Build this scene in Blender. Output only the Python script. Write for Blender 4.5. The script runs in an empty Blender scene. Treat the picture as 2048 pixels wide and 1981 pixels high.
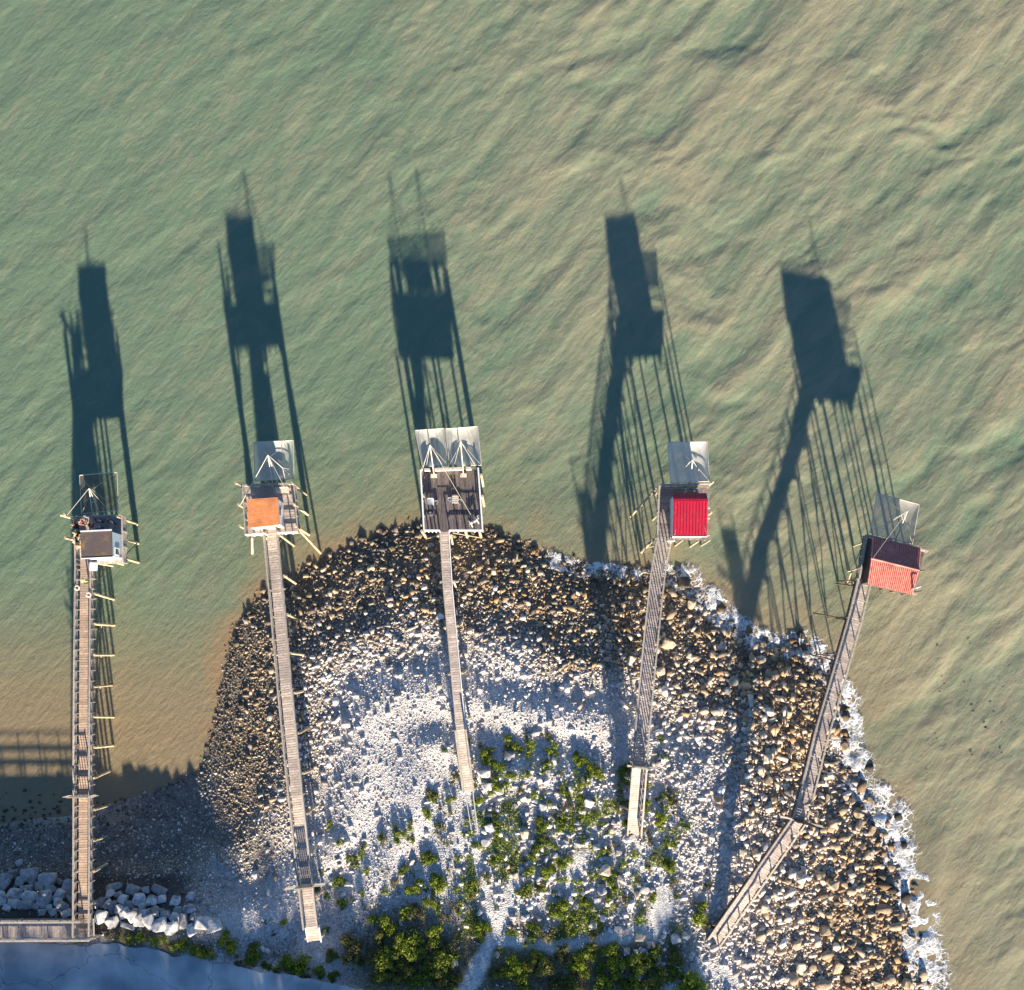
import bpy, bmesh, math, random
import numpy as np
from mathutils import Vector, Matrix, Quaternion

random.seed(7)
rng = np.random.default_rng(7)
scene = bpy.context.scene
C = scene.collection
R = math.radians

# ------------------------------------------------------------------ camera
FOC, CAM_H, CX, CY = 2400.0, 100.0, 1024.0, 990.5      # photo pixels (2048 x 1981)
TILT = math.atan((1330 - CY) / FOC)
cam_d = bpy.data.cameras.new('camera')
cam_d.sensor_fit = 'HORIZONTAL'
cam_d.sensor_width = 36.0
cam_d.lens = 36.0 * FOC / 2048.0
cam_d.clip_start = 1.0
cam_d.clip_end = 6000.0
cam = bpy.data.objects.new('camera', cam_d)
C.objects.link(cam)
cam.location = (0, 0, CAM_H)
cam.rotation_euler = (TILT, 0, 0)
scene.camera = cam
scene.render.resolution_x, scene.render.resolution_y = 1024, 990

# ------------------------------------------------------------------ light
SUN_E, SUN_PHI = R(17.0), R(9.7)          # shadows run north and a little west
world = bpy.data.worlds.new('World')
scene.world = world
world.use_nodes = True
wn = world.node_tree
bg = wn.nodes['Background']
sky = wn.nodes.new('ShaderNodeTexSky')
sky.sky_type = 'NISHITA'
sky.sun_disc = False
sky.sun_elevation = SUN_E
sky.sun_rotation = R(180) - SUN_PHI
sky.air_density = 1.0
sky.dust_density = 0.0
sky.ozone_density = 5.2
wn.links.new(sky.outputs[0], bg.inputs[0])
bg.inputs[1].default_value = 0.066
sun_d = bpy.data.lights.new('sun', 'SUN')
sun_d.energy = 5.0
sun_d.angle = R(0.85)
sun_d.color = (1.0, 0.87, 0.68)
sun = bpy.data.objects.new('sun', sun_d)
C.objects.link(sun)
SUN_DIR = Vector((-math.sin(SUN_PHI) * math.cos(SUN_E), math.cos(SUN_PHI) * math.cos(SUN_E), -math.sin(SUN_E)))
sun.rotation_euler = SUN_DIR.to_track_quat('-Z', 'Y').to_euler()
sun.location = (20, -120, 60)
scene.view_settings.view_transform = 'Standard'
scene.view_settings.look = 'None'
scene.view_settings.gamma = 1.0
scene.view_settings.exposure = 1.5
scene.view_settings.use_curve_mapping = False

# ------------------------------------------------------------------ photo measure -> world
ct, st = math.cos(TILT), math.sin(TILT)
def W(u, v, z):
    """World point at height z seen at photo pixel (u, v)."""
    dx, dy, dz = (u - CX) / FOC, -(v - CY) / FOC, -1.0
    y2, z2 = ct * dy - st * dz, st * dy + ct * dz
    k = (z - CAM_H) / z2
    return Vector((k * dx, k * y2, z))
def Wn(u, v, z):
    u = np.asarray(u, float); v = np.asarray(v, float)
    dx, dy = (u - CX) / FOC, -(v - CY) / FOC
    y2, z2 = ct * dy + st, st * dy - ct
    k = (z - CAM_H) / z2
    return k * dx, k * y2
def PXn(x, y, z):
    """World -> photo pixel (arrays); used only to read off which beach zone a point lies in."""
    qy = ct * y + st * (z - CAM_H)
    qz = -st * y + ct * (z - CAM_H)
    return CX + FOC * x / -qz, CY - FOC * qy / -qz

# ------------------------------------------------------------------ noise helpers
def _hash(ix, iy, seed):
    n = (ix.astype(np.int64) * 374761393 + iy.astype(np.int64) * 668265263 + seed * 1442695041) & 0x7fffffff
    n = ((n ^ (n >> 13)) * 1274126177) & 0x7fffffff
    n = n ^ (n >> 16)
    return (n & 0xffff) / 65535.0
def vnoise(x, y, seed=0):
    x = np.asarray(x, float); y = np.asarray(y, float)
    ix, iy = np.floor(x), np.floor(y)
    fx, fy = x - ix, y - iy
    fx = fx ** 3 * (fx * (fx * 6 - 15) + 10); fy = fy ** 3 * (fy * (fy * 6 - 15) + 10)
    a, b = _hash(ix, iy, seed), _hash(ix + 1, iy, seed)
    c, d = _hash(ix, iy + 1, seed), _hash(ix + 1, iy + 1, seed)
    return (a + (b - a) * fx + (c - a) * fy + (a - b - c + d) * fx * fy) * 2 - 1
def fbm(x, y, seed=0, oct=4, gain=0.5):
    s = 0; a = 1; t = 0
    for i in range(oct):
        s = s + a * vnoise(x * 2 ** i + 17.3 * i, y * 2 ** i - 9.1 * i, seed + i * 31); t += a; a *= gain
    return s / t
def sstep(x, a, b):
    t = np.clip((np.asarray(x, float) - a) / (b - a), 0, 1)
    return t * t * (3 - 2 * t)

# ------------------------------------------------------------------ terrain field
s_ = 2048 / 1960.0
WL = [(-220, 1600), (-60, 1590), (60, 1568), (140, 1562), (190, 1545), (300, 1512), (382, 1472), (404, 1412), (420, 1330), (438, 1240), (455, 1190),
      (500, 1142), (580, 1094), (650, 1056), (730, 1026), (800, 1006), (860, 1002), (930, 1017), (1000, 1042), (1060, 1072),
      (1130, 1088), (1210, 1092), (1262, 1100), (1310, 1116), (1345, 1155), (1400, 1195), (1440, 1226), (1490, 1240), (1540, 1236),
      (1590, 1292), (1612, 1350), (1608, 1440), (1640, 1505), (1688, 1562), (1708, 1640), (1735, 1700), (1742, 1800),
      (1768, 1896), (1790, 2010), (1830, 2160), (1900, 2400)]
WLx, WLy = Wn([p[0] * s_ for p in WL], [p[1] * s_ for p in WL], 0.0)
LAND = np.array(list(zip(WLx, WLy)) + [(75, -220), (-220, -220), (-220, -8.0)])
def sdist(x, y):
    """Distance inland from the water line (negative over water)."""
    x = np.asarray(x, float); y = np.asarray(y, float)
    best = np.full(x.shape, 1e9); inside = np.zeros(x.shape, bool)
    n = len(LAND)
    for i in range(n):
        ax, ay = LAND[i]; bx, by = LAND[(i + 1) % n]
        ex, ey = bx - ax, by - ay
        t = np.clip(((x - ax) * ex + (y - ay) * ey) / (ex * ex + ey * ey), 0, 1)
        dd = np.hypot(x - ax - t * ex, y - ay - t * ey)
        if i < len(WLx) - 1:
            best = np.minimum(best, dd)
        cond = ((ay > y) != (by > y)) & (x < (bx - ax) * (y - ay) / (by - ay + 1e-12) + ax)
        inside ^= cond
    return np.where(inside, best, -best)
def height_raw(x, y):
    d = sdist(x, y)
    dp = np.maximum(d, 0)
    h = 2.9 * (1 - np.exp(-dp / 14.8))
    mid = sstep(d, 3, 7) * (1 - sstep(d, 17, 24))
    h = h + 0.17 * np.sin(dp * 1.15 + 2.2 * fbm(x / 9, y / 9, 5, 2)) * mid * sstep(x, 24, 8)
    h = h + 0.16 * fbm(x / 3.0, y / 3.0, 11, 3) * sstep(d, 0.5, 4)
    # bank under the rip-rap by the boardwalk and the level road behind it
    bank = sstep(y, -15.2, -20.5) * sstep(x, -18.5, -25.0)
    h = h * (1 - bank) + 3.0 * bank
    yr = -22.4 - 4.2 * sstep(x, -33, -12) * 0.95
    lev = sstep(y, yr + 2.6, yr + 0.8) * sstep(x, 8, -8)
    h = h * (1 - lev) + 2.93 * lev
    h = np.where(d < 0, np.maximum(d * 0.22, -2.2), h)
    return h
GX0, GX1, GY0, GY1, GS = -60.0, 50.0, -60.0, 24.0, 0.3
gx = np.arange(GX0, GX1 + 1e-6, GS); gy = np.arange(GY0, GY1 + 1e-6, GS)
GXX, GYY = np.meshgrid(gx, gy)
GH = height_raw(GXX, GYY)
GD = sdist(GXX, GYY)
def _samp(A, x, y):
    x = np.asarray(x, float); y = np.asarray(y, float)
    fx = np.clip((x - GX0) / GS, 0, len(gx) - 1.001); fy = np.clip((y - GY0) / GS, 0, len(gy) - 1.001)
    i = fx.astype(int); j = fy.astype(int); a = fx - i; b = fy - j
    return (A[j, i] * (1 - a) + A[j, i + 1] * a) * (1 - b) + (A[j + 1, i] * (1 - a) + A[j + 1, i + 1] * a) * b
def hgt(x, y): return float(_samp(GH, x, y))
def dist(x, y): return _samp(GD, x, y)
def G(u, v):
    """Point on the terrain (or water) seen at photo pixel (u, v)."""
    z = 1.5
    for _ in range(8):
        p = W(u, v, z); z = max(0.0, hgt(p.x, p.y))
    return W(u, v, z)

# ------------------------------------------------------------------ materials
def new_mat(name):
    m = bpy.data.materials.new(name); m.use_nodes = True
    return m, m.node_tree.nodes, m.node_tree.links, m.node_tree.nodes['Principled BSDF']
MATS = {}
def mat(name, col, rough=0.8, var=0.25, scale=6.0, stretch=(1, 1, 1), bump=0.0, metal=0.0, col2=None, objvar=0.15, spec=0.3, space='pos'):
    """Procedural material: two-tone noise, per-object tint, fine bump."""
    if name in MATS: return MATS[name]
    m, N, L, B = new_mat(name)
    if space == 'pos':
        tc = N.new('ShaderNodeNewGeometry'); src = tc.outputs['Position']
    else:
        tc = N.new('ShaderNodeTexCoord'); src = tc.outputs['Object']
    mp = N.new('ShaderNodeMapping'); mp.inputs['Scale'].default_value = stretch
    L.new(src, mp.inputs[0])
    nz = N.new('ShaderNodeTexNoise'); nz.inputs['Scale'].default_value = scale; nz.inputs['Detail'].default_value = 5; nz.inputs['Roughness'].default_value = 0.65
    L.new(mp.outputs[0], nz.inputs['Vector'])
    c2 = col2 or tuple(c * (1 - var * 1.6) for c in col)
    ramp = N.new('ShaderNodeValToRGB')
    ramp.color_ramp.elements[0].position = 0.32; ramp.color_ramp.elements[1].position = 0.68
    ramp.color_ramp.elements[0].color = (*c2, 1)
    ramp.color_ramp.elements[1].color = (*[min(1, c * (1 + var * 0.6)) for c in col], 1)
    L.new(nz.outputs[0], ramp.inputs[0])
    oi = N.new('ShaderNodeObjectInfo')
    mr = N.new('ShaderNodeMapRange'); mr.inputs[3].default_value = 1 - objvar; mr.inputs[4].default_value = 1 + objvar
    L.new(oi.outputs['Random'], mr.inputs[0])
    hs = N.new('ShaderNodeHueSaturation'); L.new(mr.outputs[0], hs.inputs['Value']); L.new(ramp.outputs[0], hs.inputs['Color'])
    L.new(hs.outputs[0], B.inputs['Base Color'])
    B.inputs['Roughness'].default_value = rough; B.inputs['Metallic'].default_value = metal
    B.inputs['Specular IOR Level'].default_value = spec
    if bump:
        bp = N.new('ShaderNodeBump'); bp.inputs['Strength'].default_value = bump; bp.inputs['Distance'].default_value = 0.03
        L.new(nz.outputs[0], bp.inputs['Height']); L.new(bp.outputs[0], B.inputs['Normal'])
    MATS[name] = m
    return m

M = {}
M['plank'] = mat('plank_wood', (0.56, 0.47, 0.41), 0.85, 0.22, 5, (1, 1, 1), 0.3, objvar=0.22)
M['plank_warm'] = mat('plank_wood_warm', (0.58, 0.42, 0.31), 0.85, 0.2, 5, (1, 1, 1), 0.3, objvar=0.18)
M['plank_shade'] = mat('deck_wood_shade', (0.33, 0.27, 0.25), 0.85, 0.25, 5, (1, 1, 1), 0.3, objvar=0.25)  # plank wood darkened: shade on the red hut's deck put into its colour
M['plank_dark'] = mat('deck_wood_dark', (0.17, 0.142, 0.138), 0.8, 0.35, 3, (6, 0.7, 1), 0.3, objvar=0.3)
M['timber'] = mat('weathered_timber', (0.46, 0.40, 0.34), 0.85, 0.25, 7, (1, 1, 0.4), 0.3)
M['pile'] = mat('pile_timber', (0.58, 0.47, 0.30), 0.85, 0.3, 5, (1, 1, 0.3), 0.3)
M['pile_dark'] = mat('pile_timber_dark', (0.22, 0.17, 0.11), 0.8, 0.35, 5, (1, 1, 0.3), 0.3)
M['white'] = mat('white_paint', (0.78, 0.78, 0.76), 0.6, 0.08, 4, objvar=0.04)
M['palewood'] = mat('pale_wood', (0.66, 0.58, 0.48), 0.8, 0.15, 6, objvar=0.1)
M['metal'] = mat('galvanised_metal', (0.55, 0.56, 0.58), 0.45, 0.1, 8, metal=0.4, objvar=0.08)
M['rope'] = mat('rope_fibre', (0.62, 0.55, 0.45), 0.9, 0.15, 20)
M['brownroof'] = mat('brown_felt', (0.09, 0.072, 0.07), 0.9, 0.2, 0.9, objvar=0.0, col2=(0.075, 0.06, 0.058))
M['orangeroof'] = mat('orange_tile', (0.74, 0.285, 0.115), 0.75, 0.12, 3, objvar=0.1)
M['redroof'] = mat('red_sheet_metal', (0.40, 0.008, 0.036), 0.45, 0.08, 2, objvar=0.03, spec=0.4)
M['terracotta'] = mat('terracotta_tile', (0.74, 0.27, 0.21), 0.75, 0.18, 4, objvar=0.16)
M['greyblue'] = mat('pale_blue_paint', (0.55, 0.66, 0.76), 0.6, 0.08, 3, objvar=0.03)
M['black'] = mat('black_metal', (0.03, 0.03, 0.035), 0.5, 0.2, 9)
M['glass'] = mat('window_glass', (0.04, 0.05, 0.06), 0.08, 0.1, 2, spec=0.6)
M['plasticwhite'] = mat('white_plastic', (0.8, 0.8, 0.78), 0.4, 0.04, 3)
M['buoy'] = mat('buoy_cream', (0.8, 0.62, 0.5), 0.5, 0.1, 5)
M['buoyred'] = mat('buoy_orange', (0.75, 0.2, 0.06), 0.5, 0.1, 5)
M['skin'] = mat('skin', (0.55, 0.33, 0.24), 0.6, 0.08, 12)
M['hair'] = mat('hair_brown', (0.06, 0.035, 0.02), 0.6, 0.2, 30)
M['hairlight'] = mat('hair_blond', (0.42, 0.28, 0.13), 0.6, 0.2, 30)
M['shadetimber'] = mat('timber_shade_tone', (0.10, 0.08, 0.075), 0.85, 0.25, 6)  # timber coloured dark to paint in shade on hut walls and side board
M['leaf'] = None

# rust and moss on the felt roof: wear with its own shape
def add_stain(m, col, scale, lo, hi, offset=(0, 0, 0)):
    N, L = m.node_tree.nodes, m.node_tree.links
    B = N['Principled BSDF']
    old = B.inputs['Base Color'].links[0].from_socket
    g = N.new('ShaderNodeNewGeometry'); mp = N.new('ShaderNodeMapping'); mp.inputs['Location'].default_value = offset
    L.new(g.outputs['Position'], mp.inputs[0])
    nz = N.new('ShaderNodeTexNoise'); nz.inputs['Scale'].default_value = scale; nz.inputs['Detail'].default_value = 6
    L.new(mp.outputs[0], nz.inputs['Vector'])
    mr = N.new('ShaderNodeMapRange'); mr.inputs[1].default_value = lo; mr.inputs[2].default_value = hi
    L.new(nz.outputs[0], mr.inputs[0])
    mx = N.new('ShaderNodeMix'); mx.data_type = 'RGBA'
    L.new(mr.outputs[0], mx.inputs['Factor']); L.new(old, mx.inputs['A']); mx.inputs['B'].default_value = (*col, 1)
    L.new(mx.outputs['Result'], B.inputs['Base Color'])
add_stain(M['brownroof'], (0.23, 0.14, 0.05), 1.1, 0.54, 0.72, (3, 1, 0))
add_stain(M['orangeroof'], (0.45, 0.17, 0.07), 0.9, 0.52, 0.75)
add_stain(M['terracotta'], (0.46, 0.15, 0.13), 0.8, 0.55, 0.75)
add_stain(M['terracotta'], (0.60, 0.42, 0.33), 5.0, 0.60, 0.72)
add_stain(M['orangeroof'], (0.66, 0.40, 0.22), 6.0, 0.60, 0.72)
add_stain(M['redroof'], (0.29, 0.02, 0.04), 1.3, 0.48, 0.75)
add_stain(M['redroof'], (0.45, 0.07, 0.09), 4.0, 0.62, 0.74)
add_stain(M['plank'], (0.36, 0.30, 0.27), 0.5, 0.5, 0.7)
add_stain(M['plank_warm'], (0.40, 0.32, 0.27), 0.4, 0.5, 0.7)

def vcol_mat(name, rough=0.85, bscale=30, bstr=0.25, nscale=9, nvar=0.25, spec=0.25, vor=0.0):
    m, N, L, B = new_mat(name)
    at = N.new('ShaderNodeAttribute'); at.attribute_name = 'Col'
    g = N.new('ShaderNodeNewGeometry')
    nz = N.new('ShaderNodeTexNoise'); nz.inputs['Scale'].default_value = nscale; nz.inputs['Detail'].default_value = 5
    L.new(g.outputs['Position'], nz.inputs['Vector'])
    mr = N.new('ShaderNodeMapRange'); mr.inputs[1].default_value = 0.3; mr.inputs[2].default_value = 0.7; mr.inputs[3].default_value = 1 - nvar; mr.inputs[4].default_value = 1 + nvar
    L.new(nz.outputs[0], mr.inputs[0])
    hs = N.new('ShaderNodeHueSaturation'); L.new(at.outputs['Color'], hs.inputs['Color']); L.new(mr.outputs[0], hs.inputs['Value'])
    src = hs.outputs[0]
    bp = N.new('ShaderNodeBump'); bp.inputs['Strength'].default_value = bstr; bp.inputs['Distance'].default_value = 0.04
    if vor:
        vo = N.new('ShaderNodeTexVoronoi'); vo.inputs['Scale'].default_value = vor
        L.new(g.outputs['Position'], vo.inputs['Vector'])
        inv = N.new('ShaderNodeMath'); inv.operation = 'SUBTRACT'; inv.inputs[0].default_value = 1.0
        L.new(vo.outputs['Distance'], inv.inputs[1]); L.new(inv.outputs[0], bp.inputs['Height'])
        bw = N.new('ShaderNodeRGBToBW'); L.new(vo.outputs['Color'], bw.inputs[0])
        mv = N.new('ShaderNodeMapRange'); mv.inputs[3].default_value = 0.6; mv.inputs[4].default_value = 1.35
        L.new(bw.outputs[0], mv.inputs[0])
        h2 = N.new('ShaderNodeHueSaturation'); L.new(src, h2.inputs['Color']); L.new(mv.outputs[0], h2.inputs['Value'])
        src = h2.outputs[0]
    else:
        n2 = N.new('ShaderNodeTexNoise'); n2.inputs['Scale'].default_value = bscale; n2.inputs['Detail'].default_value = 6
        L.new(g.outputs['Position'], n2.inputs['Vector']); L.new(n2.outputs[0], bp.inputs['Height'])
    L.new(src, B.inputs['Base Color']); L.new(bp.outputs[0], B.inputs['Normal'])
    B.inputs['Roughness'].default_value = rough; B.inputs['Specular IOR Level'].default_value = spec
    return m
M['ground'] = vcol_mat('gravel_ground', 0.95, vor=9.0, bstr=0.9, nscale=1.5, nvar=0.15)
M['stone'] = vcol_mat('beach_stone', 0.8, 22, 0.35, 7, 0.22)

def leaf_mat(name, c1, c2):
    m, N, L, B = new_mat(name)
    oi = N.new('ShaderNodeObjectInfo'); g = N.new('ShaderNodeNewGeometry')
    nz = N.new('ShaderNodeTexNoise'); nz.inputs['Scale'].default_value = 2.2; nz.inputs['Detail'].default_value = 3
    L.new(g.outputs['Position'], nz.inputs['Vector'])
    ad = N.new('ShaderNodeMath'); ad.operation = 'MULTIPLY_ADD'; ad.inputs[1].default_value = 0.35; L.new(oi.outputs['Random'], ad.inputs[0]); L.new(nz.outputs[0], ad.inputs[2])
    ad2 = N.new('ShaderNodeMath'); ad2.operation = 'MULTIPLY_ADD'; ad2.inputs[1].default_value = 0.4; L.new(g.outputs['Random Per Island'], ad2.inputs[0]); L.new(ad.outputs[0], ad2.inputs[2])
    mr = N.new('ShaderNodeMapRange'); mr.inputs[1].default_value = 0.45; mr.inputs[2].default_value = 1.25
    L.new(ad2.outputs[0], mr.inputs[0])
    mx = N.new('ShaderNodeMix'); mx.data_type = 'RGBA'; mx.inputs['A'].default_value = (*c1, 1); mx.inputs['B'].default_value = (*c2, 1)
    L.new(mr.outputs[0], mx.inputs['Factor'])
    L.new(mx.outputs['Result'], B.inputs['Base Color'])
    B.inputs['Roughness'].default_value = 0.6; B.inputs['Specular IOR Level'].default_value = 0.25
    tr = N.new('ShaderNodeBsdfTranslucent'); L.new(mx.outputs['Result'], tr.inputs['Color'])
    ms = N.new('ShaderNodeMixShader'); ms.inputs[0].default_value = 0.3
    L.new(B.outputs[0], ms.inputs[1]); L.new(tr.outputs[0], ms.inputs[2])
    L.new(ms.outputs[0], N['Material Output'].inputs['Surface'])
    return m
M['leaf'] = leaf_mat('shrub_leaf', (0.055, 0.09, 0.015), (0.31, 0.37, 0.03))
M['leafdark'] = leaf_mat('thicket_leaf', (0.055, 0.07, 0.018), (0.28, 0.28, 0.05))
M['grass'] = leaf_mat('dry_grass', (0.07, 0.09, 0.02), (0.26, 0.22, 0.09))
M['conifer'] = leaf_mat('conifer_needle', (0.02, 0.04, 0.012), (0.06, 0.09, 0.03))
M['stem'] = mat('shrub_stem', (0.16, 0.11, 0.07), 0.9, 0.2, 10)
M['weed'] = mat('seaweed', (0.07, 0.065, 0.035), 0.6, 0.3, 4)

# ------------------------------------------------------------------ object helpers
def link(name, me, parent=None, loc=None):
    o = bpy.data.objects.new(name, me); C.objects.link(o)
    if parent is not None:
        o.parent = parent
        o.matrix_parent_inverse = Matrix.Translation(-Vector(parent['_loc']))
    if loc is not None: o.location = loc
    return o
ROOTS = []
def thing(name, loc, label, cat, group=None):
    o = bpy.data.objects.new(name, None); C.objects.link(o)
    o.empty_display_size = 0.2
    o.location = loc; o['_loc'] = list(loc)
    o['label'] = label; o['category'] = cat
    if group: o['group'] = group
    ROOTS.append(o)
    return o
def tag(o, label, cat, group=None):
    o['label'] = label; o['category'] = cat
    if group: o['group'] = group
    return o
_mesh_cache = {}
def unit(kind, m):
    key = (kind, m.name)
    if key in _mesh_cache: return _mesh_cache[key]
    bm = bmesh.new()
    if kind == 'box':
        bmesh.ops.create_cube(bm, size=1.0)
    elif kind == 'bevelbox':
        bmesh.ops.create_cube(bm, size=1.0)
        bmesh.ops.bevel(bm, geom=list(bm.edges), offset=0.04, segments=1, affect='EDGES')
    elif kind == 'pole':      # x axis is the length; slightly bent and tapered
        bmesh.ops.create_cone(bm, cap_ends=True, segments=9, radius1=0.54, radius2=0.46, depth=1.0)
        bmesh.ops.rotate(bm, verts=bm.verts, matrix=Matrix.Rotation(R(90), 3, 'Y'))
    elif kind == 'ring':
        for i in range(16):
            pass
    me = bpy.data.meshes.new(kind); bm.to_mesh(me); bm.free()
    me.materials.append(m)
    if kind == 'pole':
        for p in me.polygons: p.use_smooth = len(p.vertices) == 4
    _mesh_cache[key] = me
    return me
def frame_matrix(p0, p1, up=(0, 0, 1)):
    p0, p1 = Vector(p0), Vector(p1)
    x = (p1 - p0); ln = x.length; x.normalize()
    up = Vector(up)
    if abs(x.dot(up)) > 0.98: up = Vector((0, 1, 0))
    y = up.cross(x).normalized(); z = x.cross(y)
    mt = Matrix((x, y, z)).transposed().to_4x4(); mt.translation = (p0 + p1) / 2
    return mt, ln
def beam(name, p0, p1, w, h, m, parent, kind='box', up=(0, 0, 1)):
    mt, ln = frame_matrix(p0, p1, up)
    o = bpy.data.objects.new(name, unit(kind, m)); C.objects.link(o)
    o.parent = parent
    o.matrix_parent_inverse = Matrix.Translation(-Vector(parent['_loc'])) if '_loc' in parent else Matrix.Identity(4)
    o.matrix_basis = mt @ Matrix.Diagonal((ln, w, h, 1))
    return o
def sub(o, part):
    """Make o a sub-part of part while keeping it where it stands."""
    o.parent = part
    pm = part.matrix_parent_inverse.copy()
    base = Matrix.Translation(Vector(part.parent['_loc'])) @ pm @ part.matrix_basis
    o.matrix_parent_inverse = base.inverted()
    return o
def pole(name, p0, p1, dia, m, parent): return beam(name, p0, p1, dia, dia, m, parent, 'pole')
def mesh_np(name, verts, faces, m, cols=None, smooth=False, extra=None):
    """Fast mesh from arrays; faces (n,3) or (n,4)."""
    verts = np.asarray(verts, np.float32).reshape(-1, 3); faces = np.asarray(faces, np.int32)
    k = faces.shape[1]
    me = bpy.data.meshes.new(name)
    me.vertices.add(len(verts)); me.vertices.foreach_set('co', verts.ravel())
    me.loops.add(faces.size); me.loops.foreach_set('vertex_index', faces.ravel())
    me.polygons.add(len(faces)); me.polygons.foreach_set('loop_start', np.arange(0, faces.size, k, dtype=np.int32))
    if smooth: me.polygons.foreach_set('use_smooth', np.ones(len(faces), bool))
    if cols is not None:
        a = me.attributes.new('Col', 'FLOAT_COLOR', 'POINT')
        cc = np.ones((len(verts), 4), np.float32); cc[:, :3] = cols
        a.data.foreach_set('color', cc.ravel())
    for nm, arr in (extra or {}).items():
        a = me.attributes.new(nm, 'FLOAT', 'POINT'); a.data.foreach_set('value', np.asarray(arr, np.float32).ravel())
    me.update(calc_edges=True)
    if m: me.materials.append(m)
    return me
def grid_faces(nx, ny):
    j, i = np.meshgrid(np.arange(ny - 1), np.arange(nx - 1), indexing='ij')
    a = (j * nx + i).ravel()
    return np.stack([a, a + 1, a + nx + 1, a + nx], 1)
def bm_obj(name, bm, m, parent, smooth=False):
    me = bpy.data.meshes.new(name); bm.to_mesh(me); bm.free()
    if smooth:
        for p in me.polygons: p.use_smooth = True
    me.materials.append(m)
    return link(name, me, parent)
def poly_solid(name, pts_top, pts_bot, m, parent):
    """Closed prism between two matching world polygons."""
    bm = bmesh.new()
    a = [bm.verts.new(p) for p in pts_top]; b = [bm.verts.new(p) for p in pts_bot]
    n = len(a)
    bm.faces.new(a); bm.faces.new(b[::-1])
    for i in range(n): bm.faces.new((a[i], b[i], b[(i + 1) % n], a[(i + 1) % n]))
    bmesh.ops.recalc_face_normals(bm, faces=bm.faces)
    return bm_obj(name, bm, m, parent)

# ================================================================== SETTING
edge_px = [(-260, 1884), (-100, 1884), (0, 1884), (60, 1886), (110, 1890), (160, 1893), (205, 1890), (240, 1886), (270, 1898), (310, 1897), (345, 1912), (380, 1908), (430, 1926), (470, 1932), (520, 1944), (580, 1950), (640, 1962), (700, 1974), (760, 1990), (900, 2040), (1100, 2120)]
ex_v, ey_v = Wn([p[0] for p in edge_px], [p[1] for p in edge_px], 3.0)
# ---- beach and land
def zone(x, y):
    z = np.maximum(_samp(GH, x, y), 0)
    u, v = PXn(x, y, z)
    return u, v, _samp(GD, x, y)
def ground_cols(x, y):
    u, v, d = zone(x, y)
    n1 = fbm(x / 4, y / 4, 21, 3)[..., None]; n2 = fbm(x / 1.4, y / 1.4, 33, 3)[..., None]
    pale = np.array([0.58, 0.55, 0.525]); dark = np.array([0.20, 0.165, 0.125]); tan = np.array([0.34, 0.27, 0.19])
    sand = np.array([0.40, 0.34, 0.27]); soil = np.array([0.24, 0.20, 0.125]); cove = np.array([0.22, 0.19, 0.16])
    f = sstep(d + 2.5 * n1[..., 0], 5.5, 11.5)[..., None]
    c = dark * (1 - f) + pale * f
    east = (sstep(u + 40 * n1[..., 0], 1430, 1600) * sstep(v, 1180, 1300))[..., None]
    c = c * (1 - east) + tan * east
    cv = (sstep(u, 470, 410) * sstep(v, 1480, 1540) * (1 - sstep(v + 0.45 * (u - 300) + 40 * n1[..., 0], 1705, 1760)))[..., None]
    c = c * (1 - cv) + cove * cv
    sn = (sstep(u, 330, 150) * sstep(v, 1480, 1530) * (1 - sstep(v + 14 * n2[..., 0], 1630, 1668)))[..., None]
    c = c * (1 - sn) + sand * sn
    veg = (sstep(v + 60 * n1[..., 0] + 25 * n2[..., 0], 1790, 1880) * sstep(u, 640, 760) * (1 - sstep(u, 1330, 1440)))[..., None]
    veg = np.maximum(veg, (sstep(n2[..., 0] + 0.6 * n1[..., 0], 0.1, 0.5) * sstep(v, 1540, 1640) * sstep(u, 860, 960) * (1 - sstep(u, 1240, 1340)))[..., None] * 0.75)
    c = c * (1 - veg) + soil * veg
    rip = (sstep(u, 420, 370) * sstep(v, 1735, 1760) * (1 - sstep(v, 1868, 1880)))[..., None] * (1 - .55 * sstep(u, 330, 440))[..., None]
    c = c * (1 - .85 * rip) + np.array([.05, .045, .04]) * .85 * rip  # ground blackened under the rip-rap: shade painted into the gaps between boulders
    ry_ = np.interp(x, ex_v, ey_v)
    vg = (sstep(y, ry_ + 1.5, ry_ + .9) * sstep(u + 20 * n2[..., 0], 195, 240) * (1 - sstep(u + 60 * n1[..., 0], 520, 640)))[..., None] * sstep(n2[..., 0], -.5, .1)[..., None]
    c = c * (1 - vg) + np.array([.15, .13, .075]) * vg
    c = c * (1 + 0.14 * n2)
    # the two trodden white paths
    for (x0, y0), (x1, y1), w in PATHS:
        ex, ey = x1 - x0, y1 - y0
        t = np.clip(((x - x0) * ex + (y - y0) * ey) / (ex * ex + ey * ey), 0, 1)
        dd = np.hypot(x - x0 - t * ex, y - y0 - t * ey) + 0.25 * n2[..., 0]
        p = sstep(dd, w, w * 0.45)[..., None]
        c = c * (1 - p) + np.array([0.64, 0.61, 0.57]) * p
    return np.clip(c, 0.02, 0.8)
PATHS = []
for seg in [((915, 2010), (962, 1925), .75), ((962, 1925), (1000, 1850), .6), ((1000, 1850), (1030, 1760), .5), ((985, 1880), (1120, 1895), .45), ((1120, 1895), (1240, 1872), .5),
            ((1240, 1872), (1310, 1850), .7), ((1300, 1870), (1330, 1800), .9), ((1345, 1981), (1400, 1940), .6), ((1400, 1940), (1470, 1960), .6), ((1130, 1760), (1160, 1720), .7), ((938, 1600), (960, 1740), .4), ((960, 1740), (990, 1870), .4)]:
    a, b = G(*seg[0]), G(*seg[1]); PATHS.append(((a.x, a.y), (b.x, b.y), seg[2] * 1.25))
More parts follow.
